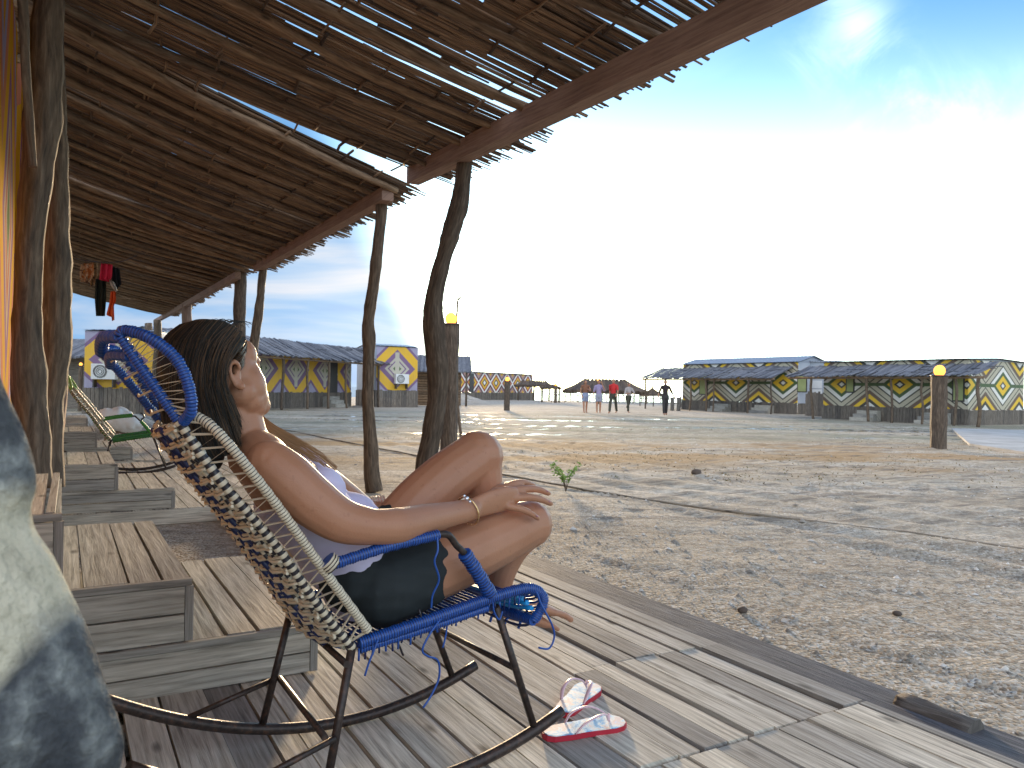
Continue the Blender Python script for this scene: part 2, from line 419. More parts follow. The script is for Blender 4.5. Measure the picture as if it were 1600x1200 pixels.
M['patR'] = pattern('geometric_cloth_olive', [(0, Wt), (.05, Dk), (.09, Ye), (.21, Gr), (.29, Wt), (.39, Dk), (.425, Tn), (.53, Dk), (.555, Tn), (.62, Br), (.71, Ye), (.81, Dk), (.89, Wt)], 1.0, Gr, .15)
M['patL'] = pattern('geometric_cloth_yellow', [(0, Gn), (.10, Cr), (.19, Pu), (.23, Cr), (.30, Pu), (.44, YY), (.70, Pu), (.78, Li)], 1.0, None, .18, Cr)
M['patG'] = pattern('geometric_cloth_red', [(0, Wt), (.12, (.08, .03, .03)), (.2, YY), (.34, (.35, .04, .04)), (.45, Wt), (.58, (.10, .03, .05)), (.7, (.45, .25, .22)), (.85, YY)], 1.0)
M['patW'] = pattern('geometric_cloth_near', [(0, Gn), (.10, (.30, .22, .16)), (.17, (.36, .10, .05)), (.24, (.36, .26, .18)), (.31, (.22, .10, .17)), (.42, (.50, .25, .01)), (.60, (.42, .15, .08)), (.74, (.28, .24, .34)), (.86, (.50, .24, .01))], 1.0, None, .12)
_b = M['patW'].node_tree.nodes['Principled BSDF']; _b.inputs['Roughness'].default_value = .95; _b.inputs['Specular IOR Level'].default_value = .05
# ================================================================== SETTING: ground, sea
def ground_mat():
    m = Nd('sandy_ground'); co = m.coord('Object')
    n1 = m.noise(co, .35, 6, .6); n2 = m.noise(m.coord('Object', (.25, 1.0, 1)), .9, 7, .65, .3); n3 = m.noise(co, 9, 6, .7)
    st = m.voro(co, 42, out='Color'); st_d = m.voro(co, 42)
    sep = m.n('ShaderNodeSeparateXYZ'); m.t.links.new(m.n('ShaderNodeTexCoord').outputs['Object'], sep.inputs[0]); yy = sep.outputs[1]
    base = m.ramp(n2, [(.28, (.25, .195, .135)), (.40, (.42, .345, .25)), (.54, (.56, .485, .37)), (.66, (.74, .68, .56))])
    base = m.mix(m.rng(n3, .38, .66, 0, .75), base, (.27, .22, .16)); n4 = m.noise(m.coord('Object', (.5, 3.0, 1), (3, 1, 0)), 2.2, 6, .7)
    base = m.mix(m.rng(n4, .50, .64, 0, .75), base, (.17, .145, .115)); base = m.mix(m.rng(n4, .30, .42, .5, 0), base, (.76, .73, .67))
    stones = m.mix(1.0, m.ramp(m.n('ShaderNodeSeparateColor').outputs[0], [(0, (.3, .3, .3)), (1, (1, 1, 1))]), (1, 1, 1))
    sc = m.n('ShaderNodeSeparateColor'); m.put(st, sc.inputs[0])
    stones = m.ramp(sc.outputs[0], [(.0, (.20, .165, .125)), (.35, (.44, .375, .29)), (.75, (.66, .60, .50)), (1, (.90, .87, .80))])
    near = m.rng(yy, 3, 9.5, 1, 0)
    patch = m.rng(m.noise(co, .8, 5, .6), .40, .62, 0, 1)
    base = m.mix(m.math('MULTIPLY', m.math('MAXIMUM', near, m.math('MULTIPLY', patch, .8)), .62), base, stones)
    # dry ochre grass stubble and green low cover in patches
    g1 = m.math('MULTIPLY', m.rng(m.noise(m.coord('Object', (.18, .6, 1)), 1, 5, .6), .42, .56), m.math('MULTIPLY', m.rng(yy, 10.5, 12.5), m.rng(yy, 17, 20, 1, 0)))
    base = m.mix(m.math('MULTIPLY', g1, .75), base, m.mix(n3, (.26, .14, .05), (.50, .31, .12)))
    g2 = m.math('MULTIPLY', m.rng(m.noise(m.coord('Object', (.07, .35, 1), (5, 2, 0)), 1, 6, .65), .42, .58), m.math('MULTIPLY', m.rng(yy, 17, 20), m.rng(yy, 34, 40, 1, 0)))
    base = m.mix(m.math('MULTIPLY', g2, .7), base, m.mix(n3, (.07, .10, .05), (.24, .25, .17)))
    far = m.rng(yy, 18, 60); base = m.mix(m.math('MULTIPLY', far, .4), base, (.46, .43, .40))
    tr = m.noise(m.coord('Object', (.12, 2.4, 1), (2, 5, 0), (0, 0, R(-9))), 2.0, 5, .6, .4); base = m.mix(m.math('MULTIPLY', m.rng(tr, .54, .62), m.rng(yy, 4, 7)), base, m.mix(.6, base, (.15, .13, .11)))
    # puddles / wet sheen
    wn = m.noise(m.coord('Object', (.10, .5, 1), (1, 7, 0)), 1, 6, .6)
    wet = m.math('MULTIPLY', m.rng(wn, .56, .60), m.math('MULTIPLY', m.rng(yy, 16, 20), m.rng(yy, 32, 38, 1, 0)))
    m.col(m.mix(m.math('MULTIPLY', wet, .5), base, (.10, .10, .10)))
    m.put(m.rng(wet, 0, 1, .92, .12), m.b.inputs['Roughness'])
    m.b.inputs['Specular IOR Level'].default_value = .25
    h = m.math('ADD', m.math('MULTIPLY', m.rng(st_d, 0, .6, 1, 0), near), m.math('MULTIPLY', n3, 1.5))
    h = m.math('MULTIPLY', h, m.rng(wet, 0, 1, 1, 0)); m.bump(h, 1.0, .022)
    return m.m
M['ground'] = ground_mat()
FEET = {}
_r = random.Random(44)
for _ in range(26):
    x0, y0, th_ = _r.uniform(-2, 14), _r.uniform(5, 22), _r.uniform(0, 6.28)
    for k_ in range(16):
        fx = x0 + math.cos(th_) * .62 * k_ + math.sin(th_) * .11 * (-1) ** k_; fy = y0 + math.sin(th_) * .62 * k_ - math.cos(th_) * .11 * (-1) ** k_; th_ += _r.uniform(-.12, .12)
        for i_ in (-1, 0, 1):
            for j_ in (-1, 0, 1): FEET.setdefault((int(fx // 1) + i_, int(fy // 1) + j_), []).append((fx, fy))
def ground_h(x, y):
    a = x * DX + y * DY; b = x * NX + y * NY
    far = max(0.0, min(1.0, (y - 82) / 30)); h = -2.0 * far * far * (3 - 2 * far)
    if y < 60:
        k = max(0, 1 - y / 60)
        h += .020 * k * noise.noise(Vector((x * .7, y * .7, 0))) + .012 * k * noise.noise(Vector((x * 2.6, y * 2.6, 3)))
        if b > 5.2:       # wheel ruts curving along the yard
            q = (b - 5.2) + .9 * math.sin(a * .16)
            h += .034 * k * math.sin(q * 3.1) * noise.noise(Vector((a * .2, q * .4, 9))) + .020 * k * math.sin(q * 11 + noise.noise(Vector((a * .3, q, 5))) * 3)
        if y < 18: h += .011 * noise.noise(Vector((x * 9, y * 9, 1)))
    if 5 < y < 26 and b > 3.6:
        for fx, fy in FEET.get((int(x // 1), int(y // 1)), ()):
            d2 = ((x - fx) ** 2 + (y - fy) ** 2) / .0144
            if d2 < 5: h += -.022 * math.exp(-d2) + .010 * math.exp(-(d2 - 1.6) ** 2)
    if b < 3.2: h = min(h, -.005) if far == 0 else h
    return h
g = MB(); ys = [-6.0]
while ys[-1] < 140: ys.append(ys[-1] + max(.05, abs(ys[-1]) * .011))
rows = []
for y in ys:
    rows.append([])
    for i in range(361):
        t = i / 360 * 2 - 1; x = (abs(t) ** 1.6) * (1 if t > 0 else -1) * (9 + max(y, 0) * 1.6)
        rows[-1].append(len(g.v)); g.v.append((x, y, ground_h(x, y)))
for j in range(len(rows) - 1):
    for i in range(360):
        g.face((rows[j][i], rows[j][i + 1], rows[j + 1][i + 1], rows[j + 1][i]), None, 0, 0, True)
b_ = len(g.v); g.v += [(-400, -60, -.4), (400, -60, -.4), (400, 135, -2.1), (-400, 135, -2.1)]; 
g.build('ground', M['ground']); bpy.data.objects['ground']['kind'] = 'structure'
g2 = MB(); g2.poly([(-4000, -60, -.12), (4000, -60, -.12), (4000, 60, -.12), (-4000, 60, -.12)]); g2.poly([(-4000, 60, -.12), (4000, 60, -.12), (4000, 112, -2.4), (-4000, 112, -2.4)])
tag(g2.build('terrain', M['ground']), kind='structure')
m = Nd('sea_water'); m.col((.03, .06, .07)); m.bump(m.noise(m.coord('Object', (.2, .6, 1)), 2, 5), .5, .1); m.set(Roughness=.15); M['sea'] = m.m
g = MB(); g.poly([(-7000, 108, -1.95), (7000, 108, -1.95), (7000, 8000, -1.95), (-7000, 8000, -1.95)]); tag(g.build('sea', M['sea']), kind='structure')
# concrete walkway at the right
m = Nd('worn_concrete'); nn = m.noise(m.coord('Object'), 1.3, 6, .6); m.col(m.ramp(nn, [(.3, (.28, .28, .27)), (.7, (.48, .48, .47))])); m.bump(m.noise(m.coord('Object'), 12, 5), .4, .01); M['conc'] = m.m
pp = [onz(1487, 669, .06), onz(1515, 693, .06), onz(1640, 712, .06), onz(1720, 690, .06), onz(1600, 672, .06)]
g = MB(); g.poly(pp); 
for i in range(len(pp)):
    a, b = pp[i], pp[(i + 1) % len(pp)]; g.poly([a, a - Vector((0, 0, .12)), b - Vector((0, 0, .12)), b])
tag(g.build('path', M['conc']), kind='structure')
# heap of sand by the far wall
g = MB(); c = onz(782, 622, 0); c = Vector((at(722, 620, 60).x, 60, 0))
for i in range(9):
    for k in range(24):
        th = k / 24 * 6.283; r_ = i / 8; g.v.append((c.x + 2.6 * r_ * math.cos(th), c.y + 1.6 * r_ * math.sin(th), .75 * (1 - r_) ** 1.1 * (1 + .3 * noise.noise(Vector((th, r_ * 3, 2)))) - .03))
for i in range(8):
    for k in range(24): g.face((i * 24 + k, (i + 1) * 24 + k, (i + 1) * 24 + (k + 1) % 24, i * 24 + (k + 1) % 24), None, 0, 0, True)
tag(g.build('sand_heap', M['ground']), 'low heap of pale sand in front of the red and yellow patterned wall', 'sand heap')

# loose stones beside the deck
M['stone'] = (lambda m: (m.col(m.ramp(m.attr(), [(0, (.22, .19, .15)), (.5, (.46, .41, .34)), (1, (.82, .78, .70))])), m.set(Roughness=.8))[1])(Nd('gravel_stone'))
g = MB(); random.seed(3)
for i in range(6500):
    q = random.random() ** 1.5; b = 2.72 + q * 3.6; a = rr(-.9, 7.5); p = P(a, b)
    if p.y < 1.2: continue
    r_ = rr(.003, .009) * (1 + (random.random() < .04) * 1.2); h = ground_h(p.x, p.y)
    th = rr(0, 3); c_, s_ = math.cos(th), math.sin(th); n0 = len(g.v); rn = random.random()
    for dx, dy, dz in ((1.3, 0, .1), (.2, .9, .2), (-1.1, .3, .1), (-.3, -1, .15)): g.v.append((p.x + r_ * (dx * c_ - dy * s_), p.y + r_ * (dx * s_ + dy * c_), h + r_ * dz - .002))
    g.v.append((p.x + r_ * rr(-.3, .3), p.y + r_ * rr(-.3, .3), h + r_ * rr(.7, 1.1)))
    for k in range(4): g.face((n0 + k, n0 + (k + 1) % 4, n0 + 4), None, 0, rn, True)
tag(g.build('gravel', M['stone']), 'pale loose gravel scattered beyond the edge of the wooden deck', 'gravel', kind='stuff')
# dark debris and stubble in the yard: low clumps
g = MB(); random.seed(5)
for i in range(1100):
    y = rr(10, 36); x = rr(-.55, .75) * y
    if noise.noise(Vector((x * .12, y * .35, 4))) < .02: continue
    if x * NX + y * NY < 6: continue
    for k in range(14):
        px_, py_ = x + rr(-.9, .9), y + rr(-.35, .35); hh = rr(.006, .028); th = rr(0, 6.28); ww = rr(.006, .018)
        g.poly([(px_ - ww * math.cos(th), py_ - ww * math.sin(th), 0), (px_ + ww * math.cos(th), py_ + ww * math.sin(th), 0), (px_ + rr(-.03, .03), py_ + rr(-.03, .03), hh)], None, 0, random.random())
M['stub'] = (lambda m: (m.col(m.ramp(m.attr(), [(0, (.10, .075, .03)), (.5, (.26, .18, .07)), (1, (.14, .16, .06))])), m.set(Roughness=.9))[1])(Nd('dry_stubble'))
tag(g.build('dry_grass', M['stub']), 'sparse dry grass stubble spread over the middle of the yard', 'grass', kind='stuff')
def rock(name, px, py, s, label, n=1):
    c = onz(px, py); g = MB()
    for i in range(n): g.ell((c.x + rr(-s, s) * (n > 1), c.y + rr(-s, s) * (n > 1), s * .3), s * rr(.9, 1.3), s * rr(.6, .9), s * rr(.4, .6), seg=9, rings=6)
    for i, v in enumerate(g.v): d = 1 + .25 * noise.noise(Vector(v) * (2.0 / s)); g.v[i] = (c.x + (v[0] - c.x) * d, c.y + (v[1] - c.y) * d, v[2] * d)
    tag(g.build(name, M['stonedark']), label, 'rock')
M['stonedark'] = flat('dark_stone', (.10, .075, .06), .9, 12, .4, bump=.01)
g = MB(); random.seed(31)
for i in range(5200):
    y = 4.5 + 22 * random.random() ** 1.4; x = rr(-.35, .72) * y
    if x * NX + y * NY < 3.4 or noise.noise(Vector((x * .35, y * .7, 8))) < -.12: continue
    r_ = rr(.005, .013) * (1 + (random.random() < .05) * 1.6); h = ground_h(x, y); n0 = len(g.v); rn = random.random(); th = rr(0, 3); c_, s_ = math.cos(th), math.sin(th)
    for dx, dy, dz in ((1.3, 0, .1), (.2, .9, .2), (-1.1, .3, .1), (-.3, -1, .15)): g.v.append((x + r_ * (dx * c_ - dy * s_), y + r_ * (dx * s_ + dy * c_), h + r_ * dz - .002))
    g.v.append((x, y, h + r_ * rr(.5, .9)))
    for k in range(4): g.face((n0 + k, n0 + (k + 1) % 4, n0 + 4), None, 0, rn, True)
tag(g.build('pebbles', M['stone']), 'small pebbles, shell bits and clods strewn over the open yard', 'pebbles', kind='stuff')
rock('rock', 1088, 741, .085, 'small dark reddish rock alone in the middle of the yard')
rock('rock', 1402, 961, .030, 'small pale flat rock on the gravel at the right')
rock('rock', 1160, 956, .03, 'small dark flat rock on the gravel in front of the pale one')

# ================================================================== DECK
def planks(mb, a0, a1, b0, b1, z, w=.105, th=.025, seams=(), gap=.006, seed=1, dz=.003):
    rnd = random.Random(seed); b = b0
    while b < b1 - .02:
        ww = min(w * rnd.uniform(.75, 1.2), b1 - b); cuts = [a0] + sorted(s + rnd.uniform(-.02, .02) for s in seams if a0 < s < a1) + [a1]
        gg = gap * rnd.uniform(.6, 2.0)
        for i in range(len(cuts) - 1):
            d = rnd.uniform(-dz, dz); sk = rnd.uniform(-.004, .004); o = P(cuts[i] + .002, b + sk, z - th + d)
            ax = P(cuts[i + 1] - cuts[i] - .004, -sk * 1.5 + rnd.uniform(-.003, .003)); ax.z = rnd.uniform(-.002, .002)
            mb.box(o, ax, P(0, ww - gg), Vector((0, 0, th)), 0, rnd.random())
        b += ww
g = MB(); Z0 = DECK
planks(g, -1.2, 1.62, -.32, 2.36, Z0, .115, seams=(), seed=4, gap=.008)
planks(g, 1.63, 4.05, -.32, .62, Z0, .13, seams=(), seed=5, gap=.008)
planks(g, 1.63, 4.6, .62, 1.62, Z0, .125, seams=(3.3,), seed=6, gap=.009, dz=.004)
planks(g, 1.63, 6.8, 1.62, 2.36, Z0, .11, seams=(2.3, 3.9), seed=7, gap=.011, dz=.005)
planks(g, 4.61, 6.8, 1.25, 1.62, Z0, .12, seed=8)
for a in (-1.1, 0, 1.0, 1.62, 2.6, 3.5, 4.0): g.abox(a, a + .06, -.3, 2.3 if a > 1.6 else 2.33, Z0 - .11, Z0 - .034)
g.abox(4.052, 4.075, -.3, 1.24, Z0 - .12, Z0 - .003); g.abox(4.1, 6.8, 1.226, 1.246, Z0 - .12, Z0 - .004)
tag(g.build('deck', M['deck']), 'weathered grey plank deck under the blue rocking chair', 'deck', 'plank decks along the porch')
for nm, a0, a1, lb in (('deck', 6.84, 11.0, 'weathered plank deck in front of the second set of steps, beyond the square hole'),
                       ('deck', 11.3, 28.0, 'far plank deck running on past the green rocking chair')):
    g = MB(); planks(g, a0, a1, -.3, 2.3, Z0, .13, seams=(a0 + 2.1, a0 + 5), seed=int(a0), gap=.008); g.abox(a0 - .022, a0 - .002, -.3, 2.3, Z0 - .12, Z0 - .004)
    tag(g.build(nm, M['deck']), lb, 'deck', 'plank decks along the porch')
# dark timber kerb along the deck and the log end
def logtube(mb, pts, r, n=6, sides=10, jit=.06, mat=0, taper=1.0, wob=0.0):
    q = cr(pts, n)
    if wob: q = [p + Vector((noise.noise(p * 2.1) * wob, noise.noise(p * 2.1 + Vector((9, 0, 0))) * wob, 0)) for p in q]
    rs = [r * (1 + (taper - 1) * i / (len(q) - 1)) * (1 + .10 * noise.noise(p * 3.3)) for i, p in enumerate(q)]
    mb.tube(q, rs, sides, mat, jit=jit)
g = MB()
g.box(P(.95, 2.385, -.04), P(6, .02), P(0, .15), (0, 0, .105), 0, .12); g.box(P(.98, 2.545, -.04), P(5.8, .05), P(0, .14), (0, 0, .09), 0, .3)
M['kerbw'] = wood('dark_kerb_timber', (.04, .042, .05), (.10, .10, .115), (.20, .20, .215), 5, 60, .2, .012)
tag(g.build('timber_kerb', M['kerbw']), 'dark weathered timber kerb lying along the outer edge of the deck', 'kerb')
g = MB(); logtube(g, [P(1.40, 2.60, .04), P(1.66, 2.595, .04)], .055, 5, 12, .12)
tag(g.build('log_end', M['log']), 'short dark sawn log lying by the gravel at the lower right corner of the deck', 'log')
M['edge'] = wood('pale_edging_wood', (.16, .13, .10), (.30, .26, .20), (.42, .37, .30), 5, 50, .25, .01)
g = MB(); logtube(g, [P(-1, 6.4, .0), P(3.05, 6.25, .012), P(6, 5.35, .012), P(9, 5.05, .015), (P(11.6, 5.1, .015)), P(16, 4.95, .015), P(20.5, 4.85, .01), P(30, 4.0, .01)], .012, 8, 6, .1, wob=.05)
tag(g.build('edging_pole', M['edge']), 'thin weathered pole edging the sandy path along the yard', 'edging')

# ================================================================== STEPS
def stepbox(root, a0, a1, b1, z0, z1, seed, mat='step'):
    g = MB(); rnd = random.Random(seed); b0 = -.30
    planks(g, a0 + .022, a1, b0, b1 - .002, z1, .125, .022, seed=seed, gap=.007)
    # front boards (seen face on)
    nb = 1 if z1 - z0 < .19 else 2; z = z0; H_ = (z1 - .024 - z0)
    nb = 2
    for i in range(nb):
        h = H_ / nb; g.box(P(a0 + rnd.uniform(0, .004), b0, z + .003), P(.022, 0), P(0, b1 - b0 - .022), (0, 0, h - .006), 0, rnd.random()); z += h
    g.box(P(a0 - .002, b0, z1 - .024), P(.022, 0), P(0, b1 - b0 - .0), (0, 0, .0225), 0, rnd.random())
    z = z0
    for i in range(nb):
        h = H_ / nb; g.box(P(a0 + .026, b1 - .022, z + .003), P(a1 - a0 - .03, 0), P(0, .02), (0, 0, h - .006), 0, rnd.random()); z += h
    g.box(P(a0 + .001, b1 - .020, z0 + .002), P(.03, 0), P(0, .026), (0, 0, z1 - z0 - .028), 0, .1)
    g.build('step', M[mat], root)
def stair(a0, a1, label, seed, bs=((.80, .12, .29), (.38, .29, .50), (-.0, .50, .74)), mat='step'):
    r_ = empty('wooden_steps', label=label, cat='steps', group='wooden steps up to the cabins')
    for i, (b1, z0, z1) in enumerate(bs): stepbox(r_, a0 + i * .012, a1, b1, z0, z1, seed + i, mat)
    return r_
stair(2.74, 3.99, 'nearest grey wooden box steps, beside the blue rocking chair', 20)
stair(6.86, 8.1, 'second set of wooden box steps, just before the green rocking chair', 40)
stair(11.4, 12.7, 'third set of wooden box steps, partly behind the green rocking chair', 60)
stair(16.0, 17.2, 'farthest set of wooden steps along the porch', 70)

# ================================================================== NEAR CABIN WALL
def uvwall(mb, p0, e, L, z0, z1, th, inward, period, mat=0, v0=-1, v1=1, u0=0.0):
    """slab: outer face carries pattern UVs"""
    p0 = Vector(p0); e = Vector(e); i_ = Vector(inward)
    A, B = p0 + Vector((0, 0, z0)), p0 + e * L + Vector((0, 0, z0)); H_ = Vector((0, 0, z1 - z0)); U = L / period
    mb.poly([A, B, B + H_, A + H_], [(u0, v0), (u0 + U, v0), (u0 + U, v1), (u0, v1)], mat)
    A2, B2 = A + i_ * th, B + i_ * th
    for q in ([B, B2, B2 + H_, B + H_], [B2, A2, A2 + H_, B2 + H_], [A2, A, A + H_, A2 + H_], [A + H_, B + H_, B2 + H_, A2 + H_], [B, A, A2, B2]):
        mb.poly(q, [(0, 0), (.3, 0), (.3, .9), (0, .9)], mat)
r_ = empty('cabin', P(2, -.4), label='near cabin at the left edge, orange and lilac patterned wall seen edge on', cat='cabin')
for k, (a0, a1) in enumerate(((.6, 6.9), (7.5, 13.8), (14.6, 21))):
    g = MB(); uvwall(g, P(a0, -.34, 0), P(1, 0), a1 - a0, .72, 3.75, 2.3, P(0, -1), 1.35, v0=-1.15, v1=1.15, u0=.37)
    if k: r_ = empty('cabin', P(a0, -.4), label=('second cabin of the near row, behind the gnarled posts', 'third cabin of the near row, farthest along the porch')[k - 1], cat='cabin')
    keep(g.build('wall', M['patW'], None), r_)
    g = MB(); b = a0
    while b < a1: g.box(P(b, -.36, -.05), P(.10, 0), P(0, .02), (0, 0, .76)); b += .105
    keep(g.build('skirting', M['fence'], None), r_)

# ================================================================== PORCH ROOFS
def roofseg(label, a0, a1, ze, zt, bend, sp, raf_sp, seed, beam, beam_mat, beamlabel, nr=.045, pieces=3, slit=.0, skew=0.0):
    rnd = random.Random(seed); root = empty('porch_roof', P((a0 + a1) / 2, 1.5, 3.5), 0, label, 'porch roof', 'cane porch roofs')
    bt, be = -.45, 3.0
    def zz(b): return zt + (ze - zt) * (b + .35) / 3.35 - .05 * math.sin(math.pi * (b + .35) / 3.35)
    g = MB(); a = a0
    while a < a1:
        a += sp * rnd.uniform(.75, 1.2); hole = noise.noise(Vector((a * 1.1, seed, 0)))
        for layer in (0, 1):
            cuts = [bt] + sorted(rnd.uniform(.2, 2.7) for _ in range(pieces - 1)) + [be + .16 + rnd.uniform(.05, .42) * (.65 + .35 * noise.noise(Vector((a * 1.7, 3, seed)))) + bend]
            for i in range(pieces):
                hb = (cuts[i] + cuts[i + 1]) / 2; hv = noise.noise(Vector((a * .9, hb * .8, seed + 7)))
                pskip = .03 + (.78 if hv > .46 else 0) + slit
                if layer and rnd.random() < .30: continue
                if rnd.random() < pskip: continue
                b0_, b1_ = cuts[i] - rnd.uniform(0, .3), cuts[i + 1] + rnd.uniform(-.05, .12) * (i < pieces - 1); r1 = sp * rnd.choice((.42, .48, .56, .7, .9))
                off = .05 + layer * sp * 1.1 + rnd.uniform(0, .012); da = rnd.uniform(-.03, .03); n = 5
                bow = rnd.uniform(-.012, .012)
                pts = [P(a + da * k / n + bow * math.sin(math.pi * k / n) + skew * (b0_ + (b1_ - b0_) * k / n), b0_ + (b1_ - b0_) * k / n, zz(b0_ + (b1_ - b0_) * k / n) + off) for k in range(n + 1)]
                g.tube(pts, [r1, r1 * .95, r1 * .9, r1 * .9, r1 * .85, r1 * .7], 5, 0, rnd=rnd.random(), jit=.16, smooth=False, wdir=(0, 0, 1), ratio=.6)
    keep(g.build('cane_layer', M['cane']), root)
    a = a0 + .1
    while a < a1:                                   # rafters down the slope
        g = MB(); q = [P(a + rnd.uniform(-.05, .05) + skew * b, b, zz(b) - .005 + rnd.uniform(-.01, .01)) for b in (-.4, .3, 1.0, 1.7, 2.4, 3.05)]
        r0 = nr * rnd.uniform(.6, 1.0); logtube(g, q, r0 * 1.1, 4, 8, .09, taper=.75)
        keep(g.build('rafter', M['rafter']), root); a += raf_sp * rnd.uniform(.75, 1.25)
    gb_ = 0; g = MB(); b = -.2
    while b < 2.9:                                  # short battens tying the canes
        a = a0
        while a < a1 - .3:
            if rnd.random() < .85:
                l = rnd.uniform(.25, .5); j = rnd.uniform(-.08, .08)
                g.tube([P(a, b + j, zz(b) + .034), P(a + l / 2, b + j + rnd.uniform(-.02, .02), zz(b) + .028), P(min(a + l, a1), b + j + rnd.uniform(-.05, .05), zz(b) + .034)], .011 * rnd.uniform(.8, 1.3), 5, 0, rnd=rnd.random())
            a += rnd.uniform(.3, .55)
        b += rnd.uniform(.36, .5)
    keep(g.build('batten', M['cane']), root)
    # eave beam
    (pa, za), (pb, zb), w_, h_ = beam
    g = MB(); p0 = Vector(pa); p1 = Vector(pb); d = (p1 - p0); L = d.length; dn = d / L; sd_ = Vector((dn.y, -dn.x, 0)).normalized()
    if h_ > 0: g.box(p0 - sd_ * w_ / 2 - Vector((0, 0, h_ / 2)), d, sd_ * w_, (0, 0, h_), 0, .6)
    else: logtube(g, [p0, p0 + d * .33 + Vector((0, 0, .03)), p0 + d * .66 - Vector((0, 0, .02)), p1], w_, 6, 10, .05)
    keep(g.build('eave_beam', M[beam_mat]), root)
    return root
def bm_(px0, py0, b0, px1, py1, b1): p, q = inb(px0, py0, b0), inb(px1, py1, b1); return (p, 0), (q, 0)
pA = inb(645, 275, 2.96); pB = inb(1190, 10, 2.96); dd = (pB - pA); pB2 = pB + dd * .55
roofseg('nearest porch roof of dry canes on poles, overhead with a sawn beam along its eave', -.2, 7.0, 3.235, 4.03, 0, .024, .62, 11, ((pA, 0), (pB2, 0), .13, .165), 'beamw', None, .05, 3, .01)
p, q = inb(402, 418, 2.95), inb(606, 303, 2.95)
roofseg('second porch roof of dry canes, lower and darker, beyond the gap of sky', 6.88, 13.8, 3.27, 4.0, -.05, .030, .42, 12, ((p, 0), (q, 0), .13, .14), 'beamw', None, .045, 3, -.02, .24)
p, q = inb(243, 502, 2.95), inb(372, 430, 2.95)
roofseg('third porch roof of dry canes with clothes hanging below it', 14.6, 29.0, 3.47, 4.2, -.05, .055, .55, 13, ((p, 0), (q, 0), .11, .13), 'beamw', None, .05, 2, -.02)

# ================================================================== PORCH POSTS
def post(name, pts, rad, label, cat='post', group=None, mat='trunk', ns=7, jit=.07, sides=14, knots=(), wob=.012):
    g = MB(); q = cr(pts, ns); rs = lerpl(rad, ns)
    q = [p + Vector((noise.noise(p * 4.1), noise.noise(p * 4.1 + Vector((7, 0, 0))), 0)) * wob for p in q]
    rs = [r * (1 + .16 * noise.noise(p * 5.0) + .05 * noise.noise(p * 17)) for r, p in zip(rs, q)]
    for t, e in knots:
        i = int(t * (len(q) - 1)); rs[i] *= e
    # ridged bark: per angle radius offsets that run along the trunk
    base = len(g.v); g.tube(q, rs, sides, 0, rnd=random.random())
    off = [rr(-.13, .13) for _ in range(sides)]
    for i in range(len(q)):
        for k in range(sides):
            v = Vector(g.v[base + i * sides + k]); d = v - q[i]; f = 1 + off[k] + .10 * noise.noise(Vector((k * 3.1, i * .5, 1)))
            g.v[base + i * sides + k] = tuple(q[i] + d * f)
    return tag(g.build(name, M[mat]), label, cat, group)
def pixpath(lst, b):
    out = []
    for px, py in lst: out.append(inb(px, py, b))
    return out
def vpath(lst, y):   # near vertical post at one depth
    return [at(px, py, y) for px, py in lst]
# tall bent post (right) and its neighbour
y1 = 6.75
post('porch_post', vpath([(664, 800), (669, 717), (677, 667), (683, 625), (685, 583), (681, 542), (678, 500), (679, 467), (687, 429), (696, 396), (706, 362), (717, 325), (723, 287), (728, 240)], y1),
     [.105, .095, .088, .088, .098, .100, .090, .078, .076, .078, .080, .078, .074, .070], 'thick twisted porch post that bends to the right, with the low sun behind it', group='porch posts', ns=5, wob=.003)
y2 = 8.4
post('porch_post', vpath([(585, 768), (581, 740), (579, 687), (575, 625), (576, 575), (577, 537), (576, 500), (583, 450), (587, 417), (592, 375), (596, 333), (598, 296)], y2),
     [.10, .092, .076, .064, .062, .070, .068, .063, .068, .064, .060, .058], 'slim crooked dark porch post under the corner of the second roof', group='porch posts', ns=5, wob=.004)
y3 = 13.6
post('porch_post', vpath([(398, 700), (399, 600), (396, 545), (404, 490), (408, 450), (411, 420)], y3), [.11, .10, .085, .08, .075, .07], 'thin bowed porch post rising just right of the woman\'s face', group='porch posts')
y4 = 16.0
post('porch_post', vpath([(372, 690), (373, 600), (374, 500), (377, 425)], y4), [.12, .12, .12, .11], 'straight porch post rising directly behind the top of the woman\'s head', group='porch posts')
for px, y, lb, tp, mt in ((291, 22, 'short pale post just left of the woman\'s hair under the third roof', 476, 'beamw'), (246, 27, 'slim far porch post seen above the chair headrest', 500, 'trunk'),
                      (232, 29, 'slim far porch post behind the lacing of the headrest', 505, 'trunk'), (206, 33, 'farthest porch post, seen through the blue headrest loop', 512, 'trunk')):
    post('porch_post', vpath([(px - 3, 600 + 1350 / y), (px - 2, 590), (px + 1, 540), (px, tp)], y), [.15, .14, .13, .13], lb, group='porch posts', mat=mt, ns=4)
